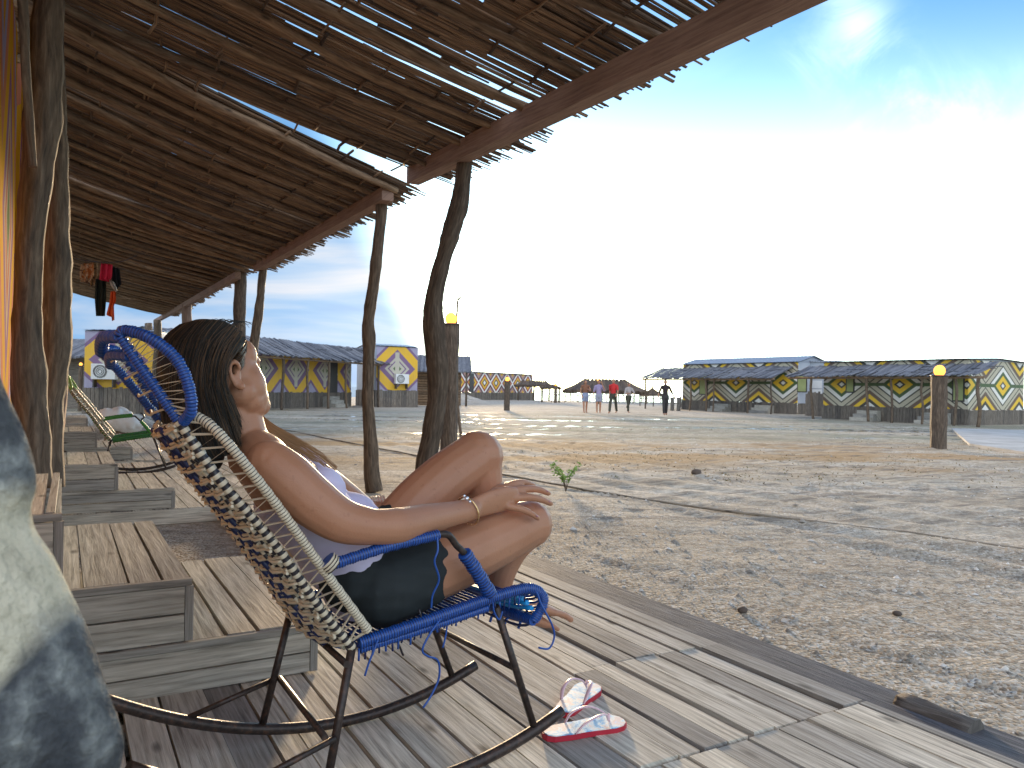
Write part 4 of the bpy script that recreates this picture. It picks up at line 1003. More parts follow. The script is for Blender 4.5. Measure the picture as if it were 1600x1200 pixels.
# ================================================================== CABINS ACROSS THE YARD
def cabin(name, p_left, p_right, depth, h0, h1, pat, period, label, porch=None, posts=(), roof='gable', ridge=.35, end_pat=None, u0=0.0, windows=(), steps=(), door=None,
          ac=None, cat='cabin', group='patterned cabins', skirt=True, side='grey', ext=0.0, v1=1.0, roofm='corr', over=.15):
    pl_, pr_ = Vector(p_left), Vector(p_right); e = (pr_ - pl_); e.z = 0; L = e.length; ang = math.atan2(e.y, e.x)
    r_ = empty(name, (pl_.x, pl_.y, 0), ang, label, cat, group)
    # local frame: x along the front, -y towards the yard
    g = MB(); H_ = h1 - h0; U = L / period
    g.poly([(0, 0, h0), (L, 0, h0), (L, 0, h1), (0, 0, h1)], [(u0, -v1), (u0 + U, -v1), (u0 + U, v1), (u0, v1)], 0)
    ue = depth / period
    for q in ([(L, 0, h0), (L, depth, h0), (L, depth, h1), (L, 0, h1)], [(0, depth, h0), (0, 0, h0), (0, 0, h1), (0, depth, h1)]):
        g.poly(q, [(u0 + U, -v1), (u0 + U + ue, -v1), (u0 + U + ue, v1), (u0 + U, v1)], 1 if not end_pat else 0)
    g.poly([(L, depth, h0), (0, depth, h0), (0, depth, h1), (L, depth, h1)], None, 1)
    g.poly([(0, 0, h1), (L, 0, h1), (L, depth, h1), (0, depth, h1)], None, 1); g.poly([(0, 0, h0), (0, depth, h0), (L, depth, h0), (L, 0, h0)], None, 1)
    g.build('wall', [M[pat], M[side]], r_)
    if skirt:
        g = MB(); x = -.05
        while x < L: g.box((x, -.04, -.05), (.13, 0, 0), (0, .03, 0), (0, 0, h0 + .07 + rr(-.03, .03))); x += .145
        for xx in (-.03, L):
            y = 0
            while y < depth: g.box((xx, y, -.05), (.03, 0, 0), (0, .13, 0), (0, 0, h0 + .05 + rr(-.02, .02))); y += .145
        g.build('skirting', M['fence'], r_)
    if roof:
        g = MB(); o = over; n = max(8, int(L / .12)); hz = .02
        for k in range(n):
            xa, xb = -o + (L + 2 * o) * k / n, -o + (L + 2 * o) * (k + 1) / n; za, zb = (hz, 0) if k % 2 else (0, hz)
            for ya, yb, z0, z1 in ((-o, depth / 2, h1 + .03, h1 + ridge), (depth / 2, depth + o, h1 + ridge, h1 + .03)):
                g.poly([(xa, ya, z0 + za), (xb, ya, z0 + zb), (xb, yb, z1 + zb), (xa, yb, z1 + za)])
                g.poly([(xa, ya, z0 + za - .03), (xa, yb, z1 + za - .03), (xb, yb, z1 + zb - .03), (xb, ya, z0 + zb - .03)])
        for xx in (0, L): g.poly([(xx, 0, h1), (xx, depth, h1), (xx, depth / 2, h1 + ridge)])
        g.build('roof', M[roofm], r_)
    if porch:
        x0, x1, pd, zt, ze = porch; rnd = random.Random(int(L * 100)); g = MB(); x = x0
        while x < x1:
            w_ = rnd.uniform(.07, .15); j = rnd.uniform(-.25, .12); zj = rnd.uniform(-.02, .05)
            sag = .06 * noise.noise(Vector((x * .5, 1, L)))
            g.tube([(x, .02, zt + zj + sag), (x + .02, -pd * .5, (zt + ze) / 2 + zj + sag - .02), (x + rnd.uniform(-.05, .05), -pd + j, ze + zj + sag)], w_ * .62, 5, 0, rnd=rnd.random(), jit=.15, wdir=(0, 0, 1), ratio=.35, smooth=False)
            x += w_ * .72
        for k in range(int((x1 - x0) * 1.5)):
            xx = rnd.uniform(x0, x1); yy = rnd.uniform(.1, .95); zz = zt + (ze - zt) * yy + .06
            g.tube([(xx, -pd * yy, zz), (xx + rnd.uniform(.4, 1.2), -pd * yy + rnd.uniform(-.1, .1), zz)], .02, 4, 0, rnd=rnd.random())
        g.build('porch_thatch', M['canefar'], r_)
        g = MB(); g.tube([(x0 - .1, -pd + .15, ze - .06), (x1 + .1, -pd + .15, ze - .06)], .05, 6); g.build('eave_pole', M['rafter'], r_)
        for px_ in posts:
            g = MB(); lx = px_; b = rnd.uniform(-.12, .12)
            g.tube(cr([(lx + b, -pd + .2, -.05), (lx + b * .3 + rnd.uniform(-.06, .06), -pd + .2, ze * .35), (lx + rnd.uniform(-.08, .08), -pd + .2, ze * .7), (lx, -pd + .18, ze)], 4), .062 * rnd.uniform(.75, 1.2), 7, jit=.1)
            g.build('porch_post', M['trunk'], r_)
    for x0, x1, z0, z1 in windows:
        g = MB(); g.box((x0, -.03, z0), (x1 - x0, 0, 0), (0, .025, 0), (0, 0, z1 - z0)); f = g.build('window', M['doorm'], r_)
        g = MB(); g.box((x0 + .06, -.045, z0 + .06), (x1 - x0 - .12, 0, 0), (0, .012, 0), (0, 0, z1 - z0 - .12)); g.build('pane', M['panel'], f)
    if door:
        x0, x1 = door; g = MB(); g.box((x0, -.05, h0), (x1 - x0, 0, 0), (0, .045, 0), (0, 0, 2.0 if h1 - h0 > 2.1 else h1 - h0 - .1)); d_ = g.build('door', M['doorm'], r_)
        g = MB(); g.tube([(x1 - .12, -.09, h0 + .95), (x1 - .12, -.09, h0 + 1.1)], .015, 6); g.build('handle', M['silver'], d_)
    for x0, x1 in steps:
        g = MB(); n = 3
        for k in range(n): g.box((x0 + k * .0, -.9 + k * .28, -.04), (x1 - x0, 0, 0), (0, .27, 0), (0, 0, h0 * (k + 1) / (n + 1) + .04))
        g.build('step', M['step'], r_)
    if ac:
        x, z, yend = ac; g = MB(); g.box((x, -.34, z), (.8, 0, 0), (0, .3, 0), (0, 0, .55)); a_ = g.build('air_conditioner', M['white'], r_)
        g = MB(); 
        for rad in (.07, .13, .19, .22): g.tube([(x + .30 + rad * math.cos(k / 20 * 6.283), -.355, z + .275 + rad * math.sin(k / 20 * 6.283)) for k in range(20)], .009, 5, closed=True)
        g.build('fan_grille', M['doorm'], a_)
        for xx in (.05, .70): g = MB(); g.box((x + xx, -.33, z - .30), (.04, 0, 0), (0, .3, 0), (0, 0, .29)); g.build('bracket', M['doorm'], a_)
    return r_, L
M['panel'] = flat('pale_curtained_pane', (.34, .38, .16), .25, 2, .3)
# right hand row
pB0, pB1 = onz(1066, 639), onz(1246, 648)
pB1 = at(1246, 648, 43.5); pB0 = at(1066, 639, 51)
cabin('cabin', pB0, pB1, 2.6, .62, 2.95, 'patR', 3.45, 'olive and cream patterned cabin with a blue corrugated roof, nearer the sea',
      porch=(-1.9, 8.6, 1.9, 2.72, 2.02), posts=(-1.75, .1, 2.4, 3.6, 4.3, 6.9, 8.5), ridge=.42, u0=.20, steps=((3.0, 4.2), (6.2, 7.4)), windows=((1.5, 2.2, 1.0, 2.4), (8.9, 9.55, 1.25, 2.5)), end_pat=None)
pC0 = at(1286, 654, 37.0); pC1 = at(1512, 665, 31.3)
_, LC = cabin('cabin', pC0, pC1, 4.6, .62, 2.68, 'patR', 2.85, 'olive and cream patterned cabin at the far right under a long grey thatch porch',
      porch=(-.9, 7.9, 1.5, 2.50, 1.98), posts=(.3, 3.1, 4.2, 5.6, 6.9, 7.8), ridge=.12, u0=.16, windows=((1.2, 1.65, 1.25, 2.1), (6.1, 6.6, .95, 2.1)), steps=((2.0, 3.0), (5.0, 6.1)), end_pat=True, side='grey')
# grey link panel, screens and boxes between them
r_ = empty('fence_screen', (at(1258, 652, 41).x, 41, 0), -.9, 'dark upright slat screen standing between the two right cabins', 'screen')
g = MB(); x = 0
while x < 1.5: g.box((x, 0, -.05), (.11, 0, 0), (0, .03, 0), (0, 0, 1.25 + rr(-.05, .12))); x += .12
keep_ = g.build('slats', M['fence'], r_)
r_ = empty('cabin', (at(1250, 640, 44.2).x, 44.6, 0), -.75, 'plain pale grey cabin end filling the gap between the two right cabins', 'cabin')
g = MB(); g.box((0, 0, .5), (2.2, 0, 0), (0, 1.5, 0), (0, 0, 2.5)); g.build('wall', M['grey'], r_)
g = MB(); g.box((-.1, -.1, 3.0), (2.4, 0, 0), (0, 1.7, 0), (0, 0, .07)); g.build('roof', M['corr'], r_)
g = MB()
for k in range(3): g.box((.7, -.02, 1.0 + k * .5), (.7, 0, 0), (0, .012, 0), (0, 0, .45))
g.build('window', M['white'], r_)
# left row
pD0, pD1 = at(262, 640, 31.5), at(548, 633, 44)
cabin('cabin', pD0, pD1, 2.6, .78, 3.15, 'patL', 2.5, 'long yellow and purple patterned cabin with sagging blue-grey porch, beside the woman\'s face',
      porch=(-.6, 15.6, 2.0, 3.36, 2.45), posts=(1.5, 5.0, 6.9, 8.6, 10.2, 12.0, 13.4), ridge=.35, u0=.15, steps=((10.6, 11.8),), door=(11.2, 12.0), roofm='bluetarp' if 'bluetarp' in M else 'corr')
pE0 = at(587, 636, 43.4); e_ = Vector((.87, .5, 0))
cabin('cabin', pE0, pE0 + e_ * 2.5, 3.4, .95, 3.45, 'patL', 2.5, 'yellow and purple cabin end with air conditioner, left of the bent porch post', ridge=.22, u0=0, ac=(1.05, 1.35, 0), side='grey', over=.06)
pF0 = at(131, 620, 27.5)
cabin('cabin', pF0, pF0 + Vector((2.45, .35, 0)), 3.0, .92, 2.98, 'patL', 2.3, 'yellow and purple patterned cabin end with an air conditioner, seen through the blue headrest', ridge=.15, u0=0, ac=(.35, 1.25, 0), side='grey', over=.06)
# brown log hut
r_ = empty('log_hut', (at(648, 620, 50).x, 50, 0), .1, 'brown log hut with a thatched roof, half hidden by the bent porch post', 'hut')
g = MB(); 
for k in range(13): g.tube([(0, 0, .1 + k * .17), (3.0, 0, .1 + k * .17)], .09, 7, 0, rnd=random.random(), jit=.05)
for k in range(13): g.tube([(0, 0, .1 + k * .17), (0, 2.5, .1 + k * .17)], .09, 7, 0, rnd=random.random(), jit=.05)
g.build('wall', M['rafter'], r_)
g = MB(); x = -.6
while x < 3.6: g.tube([(x, -1.3, 2.15 + rr(0, .05)), (x, 1.2, 3.25 + rr(0, .05)), (x, 2.6, 2.9)], .10, 5, 0, wdir=(0, 0, 1), ratio=.5, jit=.1, smooth=False); x += .13
g.build('roof', M['canefar'], r_)
for x in (-.4, 3.3):
    g = MB(); g.tube([(x, -1.1, 0), (x, -1.1, 2.2)], .07, 7); g.build('post', M['trunk'], r_)
# distant row with red and yellow walls
cabin('cabin', at(712, 622, 74), at(832, 620, 86), 3, .75, 2.75, 'patG', 2.1, 'distant cabin row with red, yellow and white zigzag walls beyond the lamp post', ridge=.15, u0=.2, porch=None, side='grey', door=(2.2, 2.9))
def hiproof(mb, cx, cy, w_, d, rw, z0, z1, a=0.0, mat=0):
    c_, s_ = math.cos(a), math.sin(a); rnd = random.Random(int(w_ * 77 + cx))
    def T(x, y, z): return (cx + x * c_ - y * s_, cy + x * s_ + y * c_, z)
    n = 64
    for k in range(n):              # thatch bundles from ridge to eave, all round
        th = 2 * math.pi * (k + .5) / n; ex, ey = math.cos(th), math.sin(th); m_ = max(abs(ex), abs(ey)); ex, ey = ex / m_ * w_ / 2, ey / m_ * d / 2
        rx = max(-rw / 2, min(rw / 2, ex * .9)); j = rnd.uniform(.97, 1.05)
        for q in (0, 1):
            p1 = Vector(T(rx, 0, z1 - q * .03)); p2 = Vector(T(ex * j, ey * j, z0 + rnd.uniform(-.10, .05)))
            mb.tube([p1, p1.lerp(p2, .5) + Vector((0, 0, -.10)), p2], [.10 * (w_ / 6), .24 * (w_ / 6), .36 * (w_ / 6)], 5, mat, rnd=rnd.random(), jit=.12, wdir=(0, 0, 1), ratio=.45, smooth=False)
def palapa(pxl, pxr, rl, rr_, pe, pr, y, zb, label, nposts=4, group='thatched shelters', apex=False):
    a, b = at(pxl, pe, y), at(pxr, pe, y); c = (a + b) / 2; w_ = (b - a).x; r0, r1 = at(rl, pr, y), at(rr_, pr, y)
    r_ = empty('thatched_shelter', (c.x, y, zb), 0, label, 'shelter', group)
    g = MB(); hiproof(g, 0, 0, w_, w_ * .55, max(.05, (r1 - r0).x), a.z - zb, r0.z - zb); 
    if apex: g.tube([(0, 0, r0.z - zb - .1), (0, 0, r0.z - zb + .35)], [.14, .05], 6)
    g.build('roof', M['thatch'], r_)
    for k in range(nposts):
        for yy in (-.22, .22):
            g = MB(); x = (k / (nposts - 1) - .5) * w_ * .86; g.tube([(x, yy * w_, 0), (x + rr(-.05, .05), yy * w_, a.z - zb + .15)], .065, 6); g.build('post', M['trunk'], r_)
    return r_
M['thatch'] = wood('brown_palm_thatch', (.055, .04, .03), (.13, .095, .07), (.24, .18, .13), 2, 30, .5, .02, knots=False)
palapa(885, 1004, 916, 976, 611, 592, 88, -.45, 'big hipped thatch shelter behind the four walking people', 5)
palapa(1001, 1037, 1018.5, 1019.5, 617, 606.5, 92, -.8, 'small pointed thatch shelter between the big shelter and the right cabins', 2, apex=True)
palapa(712, 746, 728.5, 729.5, 585, 575, 96, 0, 'pointed thatch roof rising behind the red patterned wall', 2, apex=True)
palapa(806, 862, 812, 848, 602, 594, 80, 0, 'low brown shed roof at the end of the red patterned wall', 3)
palapa(845, 876, 852, 868, 606, 600, 70, 0, 'small open shelter left of the big hipped one', 2)
# tables and benches under the shelters
for k, (px, py, y, lb) in enumerate(((872, 618, 72, 'low wooden bench at the left under the shelters'), (893, 619, 74, 'low wooden table left of the walking people'), (968, 619, 78, 'low table just behind the man in red'),
                        (1012, 618, 80, 'dark table under the small pointed shelter'), (1000, 619, 70, 'low bench right of the fourth walker'))):
    c = at(px, py, y); g = MB(); w_ = 1.6; r_ = empty('table', (c.x, c.y, 0), rr(-.4, .4), lb, 'table', 'tables near the thatched shelters')
    g.box((-w_ / 2, -.3, .68), (w_, 0, 0), (0, .6, 0), (0, 0, .06)); g.build('table_top', M['rafter'], r_)
    for x in (-.65, .6):
        for yy in (-.25, .2): g = MB(); g.box((x, yy, 0), (.06, 0, 0), (0, .06, 0), (0, 0, .68)); g.build('leg', M['rafter'], r_)
# rail fence and short bollards at the left of the right cabins
r_ = empty('rail_fence', (at(1000, 630, 60).x, 60, 0), 0, 'pale low rail fence behind the walker in black', 'fence')
g = MB()
for z in (.3, .62): g.tube([(0, 0, z), (3.8, -2, z + rr(-.03, .03))], .03, 6)
g.build('rail', M['fence'], r_)
for k in range(5): g = MB(); g.tube([(k * .95, -k * .5, 0), (k * .95, -k * .5, .85)], .045, 6); g.build('fence_post', M['fence'], r_)
for k, (px, lb) in enumerate(((1050, 'short dark bollard just right of the walker in black'), (1060, 'short dark bollard nearest the porch of the first right cabin'))):
    c = at(px, 638, 47); g = MB(); logtube(g, [(c.x, c.y, -.05), (c.x + .02, c.y, .45), (c.x, c.y, .82)], .12, 3, 9, .06); tag(g.build('bollard', M['log']), lb, 'bollard', 'short dark bollards')

# ================================================================== LAMP POSTS
def emis(name, c, k):
    m = Nd(name); m.col(c); m.put(c, m.b.inputs['Emission Color']); m.b.inputs['Emission Strength'].default_value = k; return m.m
M['lamp'] = emis('lit_amber_lamp_glass', (1.0, .36, .05), 1.15)
def lamp_post(px, pybase, pytop, wpx, y, label, sq=True):
    c = at(px, pybase, y); zt = at(px, pytop, y).z; w_ = wpx * y / 1200
    r_ = empty('lamp_post', (c.x, c.y, 0), .12, label, 'lamp post', 'wooden lamp posts')
    g = MB()
    n = 7
    for k in range(n):
        za, zb = zt * k / n - .05 * (k == 0), zt * (k + 1) / n
        f0, f1 = 1 + .05 * noise.noise(Vector((px, k, 1))), 1 + .05 * noise.noise(Vector((px, k + 1, 1)))
    g.tube([(0, 0, -.1)] + [(rr(-.005, .005), rr(-.005, .005), zt * k / 8) for k in range(1, 9)], w_ * .66, 8, jit=.06, smooth=False)
    g.build('shaft', M['trunk'], r_)
    g = MB(); g.tube([(0, 0, zt), (0, 0, zt + .025)], w_ * .72, 10); g.build('cap', M['doorm'], r_)
    g = MB(); g.ell((0, 0, zt + .025 + w_ * .38), w_ * .46, w_ * .46, w_ * .50, seg=12, rings=8); g.build('lamp_globe', M['lamp'], r_)
    return r_
lamp_post(1466, 697, 588, 18, 17.0, 'square dark wooden lamp post with a glowing top, in front of the far right cabin')
lamp_post(701, 712, 508, 20, 13.2, 'thick pale wooden post with an added glowing globe, close behind the bent porch post')  # added globe glows where the post top is only sunlit
lamp_post(792, 641, 596, 7, 41, 'small distant lamp post in front of the red patterned wall')
lamp_post(125, 640, 572, 5, 30, 'slim lamp post glowing beside the yellow cabin end at the far left')
lamp_post(934, 628, 596, 4, 66, 'slim distant lamp post glowing behind the two walking women')
lamp_post(868, 626, 603, 4, 68, 'slim added lamp post in place of the sunlit glow left of the walking people')  # added lamp; the glow here is sunlight on the shelters
g = MB(); c = at(1381, 641, 35.2); g.ell(c, .11, seg=10, rings=8); tag(g.build('lamp_globe', M['lamp']), 'small round glowing lamp low on the far right cabin porch', 'lamp')

# ================================================================== WALKING PEOPLE
def walker(px, pyfoot, y, h, face, label, shirt, bottom, hair, pose, longleg=True, sleeve=.5, long_hair=False, skirt=False, crop=False):
    c = at(px, pyfoot, y); r_ = empty('person', (c.x, c.y, 0), face, label, 'person', 'people walking across the yard'); k = h / 1.70
    la, ra, lf, rf_, arms = pose
    def V(x, yy, z): return Vector((x * k, yy * k, z * k))
    hipz = .90
    b = MB()
    def T(pts, rad, mb=b, n=3, s=10): 
        q = cr(pts, n); rs = [x * k for x in lerpl(rad, n)]; mb.tube(q, rs, s); mb.ell(q[0], rs[0]); mb.ell(q[-1], rs[-1])
    # facing -y locally
    legs = []
    for sgn, (fy, kb, lift) in ((-1, lf), (1, rf_)):
        hip = V(.09 * sgn, 0, hipz); ank = V(.08 * sgn, -fy, .09 + lift); knee = (hip + ank) / 2 + V(0, -kb, .02)
        legs.append((hip, knee, ank)); T([hip, knee, ank], [.085, .058, .040]); T([ank, ank + V(0, -.08, -.05), ank + V(0, -.17, -.06)], [.038, .035, .028])
    T([V(0, 0, .88), V(0, .0, 1.05), V(0, .01, 1.25), V(0, 0, 1.40)], [.125, .11, .13, .095])
    T([V(-.17, 0, 1.38), V(0, 0, 1.42), V(.17, 0, 1.38)], [.055, .06, .055]); T([V(0, 0, 1.42), V(0, -.01, 1.52)], [.05, .048])
    b.ell(V(0, -.015, 1.60), .075 * k, .092 * k, .105 * k); b.ell(V(0, -.105, 1.585), .014 * k, .02 * k, .02 * k); b.ell(V(0, -.06, 1.53), .04 * k, .04 * k, .03 * k)
    for s_ in (-1, 1): b.ell(V(.078 * s_, 0, 1.59), .012 * k, .018 * k, .028 * k)
    al = []
    for sgn, (ex, ey, ez, hx, hy_, hz) in ((-1, arms[0]), (1, arms[1])):
        sh = V(.185 * sgn, 0, 1.37); el_ = V(ex * sgn, -ey, ez); hd_ = V(hx * sgn, -hy_, hz); al.append((sh, el_, hd_))
        T([sh, el_, hd_], [.048, .038, .028]); d = (hd_ - el_).normalized()
        T([hd_, hd_ + d * .09 * k], [.034, .026])
        for f in range(4): T([hd_ + d * .08 * k + V((f - 1.5) * .018, 0, 0), hd_ + d * (.16 - .01 * abs(f - 1.5)) * k + V((f - 1.5) * .02, -.015, 0)], [.011, .009], s=6, n=2)
        T([hd_ + d * .02 * k + V(-.02 * sgn, -.02, 0), hd_ + d * .09 * k + V(-.045 * sgn, -.03, 0)], [.012, .010], s=6, n=2)
    remesh(b, 'body', M['skin'], .016, 2, r_)
    b2 = MB(); z0 = 1.10 if crop else .90
    T([V(0, 0, z0), V(0, .0, 1.12), V(0, .01, 1.25), V(0, 0, 1.41)], [.140, .132, .150, .105], b2); T([V(-.18, 0, 1.37), V(0, 0, 1.41), V(.18, 0, 1.37)], [.07, .07, .07], b2)
    for sh, el_, hd_ in al: T([sh, sh.lerp(el_, sleeve if sleeve <= 1 else 1)] + ([sh.lerp(el_, 1), el_.lerp(hd_, sleeve - 1)] if sleeve > 1 else []), [.062, .056] + ([.05, .045] if sleeve > 1 else []), b2)
    remesh(b2, 'shirt', shirt, .018, 2, r_)
    b3 = MB(); f = 1.0 if longleg else .0
    T([V(0, 0, 1.0), V(0, 0, .86)], [.135, .15], b3)
    for hip, knee, ank in legs:
        if longleg: T([hip, knee, ank.lerp(knee, .06)], [.105, .078, .062], b3)
        else: T([hip, hip.lerp(knee, .62)], [.112, .100], b3)
    if skirt: T([V(0, 0, .95), V(0, 0, .55)], [.15, .20], b3)
    remesh(b3, 'trousers' if longleg else 'shorts', bottom, .018, 2, r_)
    b4 = MB(); b4.ell(V(0, .012, 1.625), .088 * k, .10 * k, .10 * k)
    if long_hair: T([V(0, .06, 1.6), V(.03, .09, 1.45), V(.05, .10, 1.30)], [.075, .07, .04], b4)
    remesh(b4, 'hair', hair, .018, 1, r_)
    return r_
hD, hL = M['hair'], M['hairlit']
cR = cloth('red_tshirt', (.60, .03, .03)); cG = cloth('grey_top', (.42, .38, .36)); cK = cloth('black_top', (.03, .02, .02)); cB = cloth('brown_crop_top', (.25, .11, .06)); cD = cloth('denim', (.28, .32, .45))
cP = cloth('pink_patterned_top', (.45, .30, .42), (.2, .22, .4)); cT = cloth('dark_olive_trousers', (.06, .06, .04)); cL = cloth('pale_shorts', (.33, .33, .40)); cN = cloth('dark_trousers', (.04, .035, .035))
up = (.30, .10, 1.15, .16, .22, 1.52); dn = (.25, -.02, 1.10, .27, .06, .86)
yp = 39.5
walker(914, 647, yp, 1.68, .15, 'walking woman leftmost of the group, in brown crop top and denim shorts', cB, cD, hD, (0, 0, (.08, .01, 0), (-.06, .02, 0), ((.24, -.05, 1.1, .2, .08, .9), (.26, .06, 1.15, .10, .24, 1.2))), False, .1, True, crop=True)
walker(935, 647, yp - .3, 1.68, -.1, 'walking woman second from left, hand to her face, pink top and pale shorts', cP, cL, hD, (0, 0, (.02, .02, 0), (-.04, .02, 0), (dn, up)), False, .9, True)
walker(958, 647, yp, 1.74, -.45, 'man in a red T-shirt and dark trousers striding across the yard', cR, cT, hL, (0, 0, (.34, .05, 0), (-.30, .02, .02), ((.24, -.16, 1.12, .25, -.10, .88), (.27, .12, 1.12, .25, .25, .95))), True, .75)
walker(982, 645, yp + 1.5, 1.58, .3, 'walker in grey top and dark trousers lifting one foot, beside the man in red', cG, cT, hL, (0, 0, (.12, .05, 0), (-.36, .08, .20), ((.26, .05, 1.1, .12, .25, 1.12), (.28, .10, 1.15, .2, .22, 1.1))), True, 1.2)
walker(1039, 649, yp - 1.5, 1.72, .05, 'lone walker in black top and dark trousers near the right cabins', cK, cN, hD, (0, 0, (.10, .02, 0), (-.12, .03, 0), ((.30, .02, 1.12, .34, .04, .98), (.32, -.02, 1.12, .42, .02, .92))), True, 1.3)
# ================================================================== SMALL THINGS
# flip-flops: two mirrored soles with foam edge, straps and toe post
def printed_sole():
    m = Nd('printed_footbed'); v = m.coord('Object', (14, 14, 14)); n = m.noise(v, 1, 5, .65, 1.0)
    m.col(m.ramp(n, [(.30, (.05, .12, .35)), (.42, (.25, .55, .80)), (.5, (.80, .85, .82)), (.6, (.85, .62, .50)), (.7, (.75, .72, .80))])); return m.set(Roughness=.45)
M['sole'] = printed_sole(); M['foam'] = flat('red_foam', (.42, .015, .035), .5); M['strap'] = flat('pale_pink_strap', (.72, .50, .55), .35, 20, .1)
def flipflop(loc, ang, side, label):
    r_ = empty('flip_flop', (loc[0], loc[1], DECK), ang, label, 'flip-flop', 'red flip-flops on the deck')
    prof = [(-.135, .0), (-.13, .018), (-.11, .030), (-.06, .034), (0, .033), (.05, .040), (.09, .043), (.12, .036), (.138, .018), (.142, .0)]
    L_ = [(x, w_ * (1.0 if x < 0 else 1.08) + .0) for x, w_ in prof]; R_ = [(x, -w_ * (1.0 if x < .02 else .92)) for x, w_ in prof[-2:0:-1]]
    out = [(x, y * side * 1.12) for x, y in L_ + R_]
    if side < 0: out = out[::-1]
    def slab(z0, z1, ins, mat, name):
        g = MB(); n = len(out); base = [(x * ins, y * ins, z0) for x, y in out]; top = [(x * ins, y * ins, z1) for x, y in out]
        if side > 0: base = base[::-1]; top = top[::-1]
        g.poly(top, [(p[0], p[1]) for p in top], 0, 0)
        for i in range(n): j = (i + 1) % n; g.poly([base[i], base[j], top[j], top[i]], None, 0, 0, False)
        g.poly(base[::-1]); g.build(name, mat, r_)
    slab(.001, .017, 1.0, M['foam'], 'foam_sole'); slab(.0172, .0205, .97, M['sole'], 'footbed')
    g = MB()
    for s in (-1, 1):
        pts = [(.085, 0, .024), (.07, .012 * s, .048), (.03, .036 * s, .060), (-.02, .043 * s, .045), (-.045, .038 * s, .018)]
        g.tube(cr(pts, 5), lerpl([.004, .005, .007, .008, .006], 5), 8, wdir=(0, .3, 1), ratio=.45)
    g.build('strap', M['strap'], r_)
    g = MB(); g.tube([(.088, 0, .018), (.086, 0, .045)], .0035, 6); g.build('toe_post', M['strap'], r_)
p1_, p2_ = onz(912, 1134, .14), onz(902, 1088, .14)
flipflop(p1_, .38, 1, 'red-edged flip-flop lying nearer the camera, pointing right'); flipflop(p2_, 1.12, -1, 'red-edged flip-flop lying farther away, pointing towards the yard')

# clothes hung under the third roof
def hung(name, outline, y, mat, label, th=.03, parts=None):
    pts = [at(px, py, y) for px, py in outline]; c = sum(pts, Vector()) / len(pts); g = MB(); n = len(pts)
    import mathutils
    xs = [p[0] for p in outline]; ys_ = [p[1] for p in outline]; NX_, NY_ = 14, 22; x0, x1, y0, y1 = min(xs), max(xs), min(ys_), max(ys_)
    def row(py):
        c_ = []
        for i in range(n):
            (xa, ya), (xb, yb) = outline[i], outline[(i + 1) % n]
            if (ya <= py < yb) or (yb <= py < ya): c_.append(xa + (xb - xa) * (py - ya) / (yb - ya))
        return (min(c_), max(c_)) if len(c_) > 1 else None
    idx = []
    for j in range(NY_ + 1):
        py = y0 + (y1 - y0) * (j + .02) / (NY_ + .04); r = row(py) or (x0, x1); line = []
        for i in range(NX_ + 1):
            f = i / NX_; px = r[0] + (r[1] - r[0]) * f
            d = .035 * math.sin(f * 13 + x0) + .03 * noise.noise(Vector((px * .12, py * .05, x0)))
            line.append((at(px, py, y + d), at(px, py, y + d + th)))
        idx.append(line)
    for j in range(NY_):
        for i in range(NX_):
            for s in (0, 1):
                q = [idx[j][i][s], idx[j][i + 1][s], idx[j + 1][i + 1][s], idx[j + 1][i][s]]
                g.poly(q if s else q[::-1], None, 0, 0, True)
    for j in range(NY_):
        for i in (0, NX_): g.poly([idx[j][i][0], idx[j][i][1], idx[j + 1][i][1], idx[j + 1][i][0]])
    return tag(g.build(name, mat), label, 'clothing', 'clothes hung under the porch roof')
def patt_cloth(name, stops, sc):
    m = Nd(name); n = m.noise(m.coord('Object'), sc, 4, .6, .5); m.col(m.ramp(n, stops, 'CONSTANT')); return m.set(Roughness=.85)
yc = 14.2
hung('hanging_shirt', [(127, 412), (146, 410), (147, 430), (138, 442), (126, 441), (124, 425)], yc, patt_cloth('orange_print_cloth', [(0, (.45, .14, .03)), (.45, (.62, .40, .22)), (.55, (.15, .06, .03)), (.62, (.70, .30, .05))], 7), 'orange and cream printed top hanging at the left of the hung clothes')
hung('hanging_shirt', [(141, 412), (157, 409), (158, 430), (150, 447), (141, 448)], yc + .12, patt_cloth('tan_print_cloth', [(0, (.40, .27, .16)), (.5, (.60, .45, .25)), (.6, (.12, .05, .03))], 9), 'tan printed top hanging between the orange print and the red cloth')
hung('hanging_towel', [(158, 411), (176, 413), (175, 432), (171, 441), (155, 437)], yc - .1, cloth('crimson_cloth', (.65, .02, .06)), 'bright crimson cloth in the middle of the hung clothes')
hung('hanging_trousers', [(149, 436), (166, 436), (166, 470), (164, 494), (150, 494), (148, 470)], yc + .05, cloth('dark_green_cloth', (.02, .03, .02)), 'long dark green garment hanging below the crimson cloth')
hung('hanging_shirt', [(174, 416), (187, 420), (190, 444), (183, 452), (175, 446)], yc - .05, cloth('black_cloth', (.012, .012, .015)), 'black top hanging at the right of the crimson cloth')
hung('hanging_scarf', [(170, 437), (178, 440), (184, 454), (180, 456), (172, 446)], yc - .15, cloth('white_cloth', (.6, .55, .48)), 'narrow white cloth under the black top')
hung('hanging_swimwear', [(173, 455), (181, 455), (181, 470), (178, 478), (179, 501), (175, 502), (173, 485), (169, 494), (166, 492), (171, 472)], yc - .1, cloth('neon_orange_cloth', (.85, .13, .02)), 'neon orange garment hanging lowest of the clothes')
g = MB(); g.tube(cr([at(118, 404, yc), at(140, 408, yc), at(165, 410, yc), at(192, 408, yc), at(215, 398, yc)], 5), .006, 5); tag(g.build('clothesline', M['black']), 'dark line holding the hung clothes under the porch roof', 'clothesline')

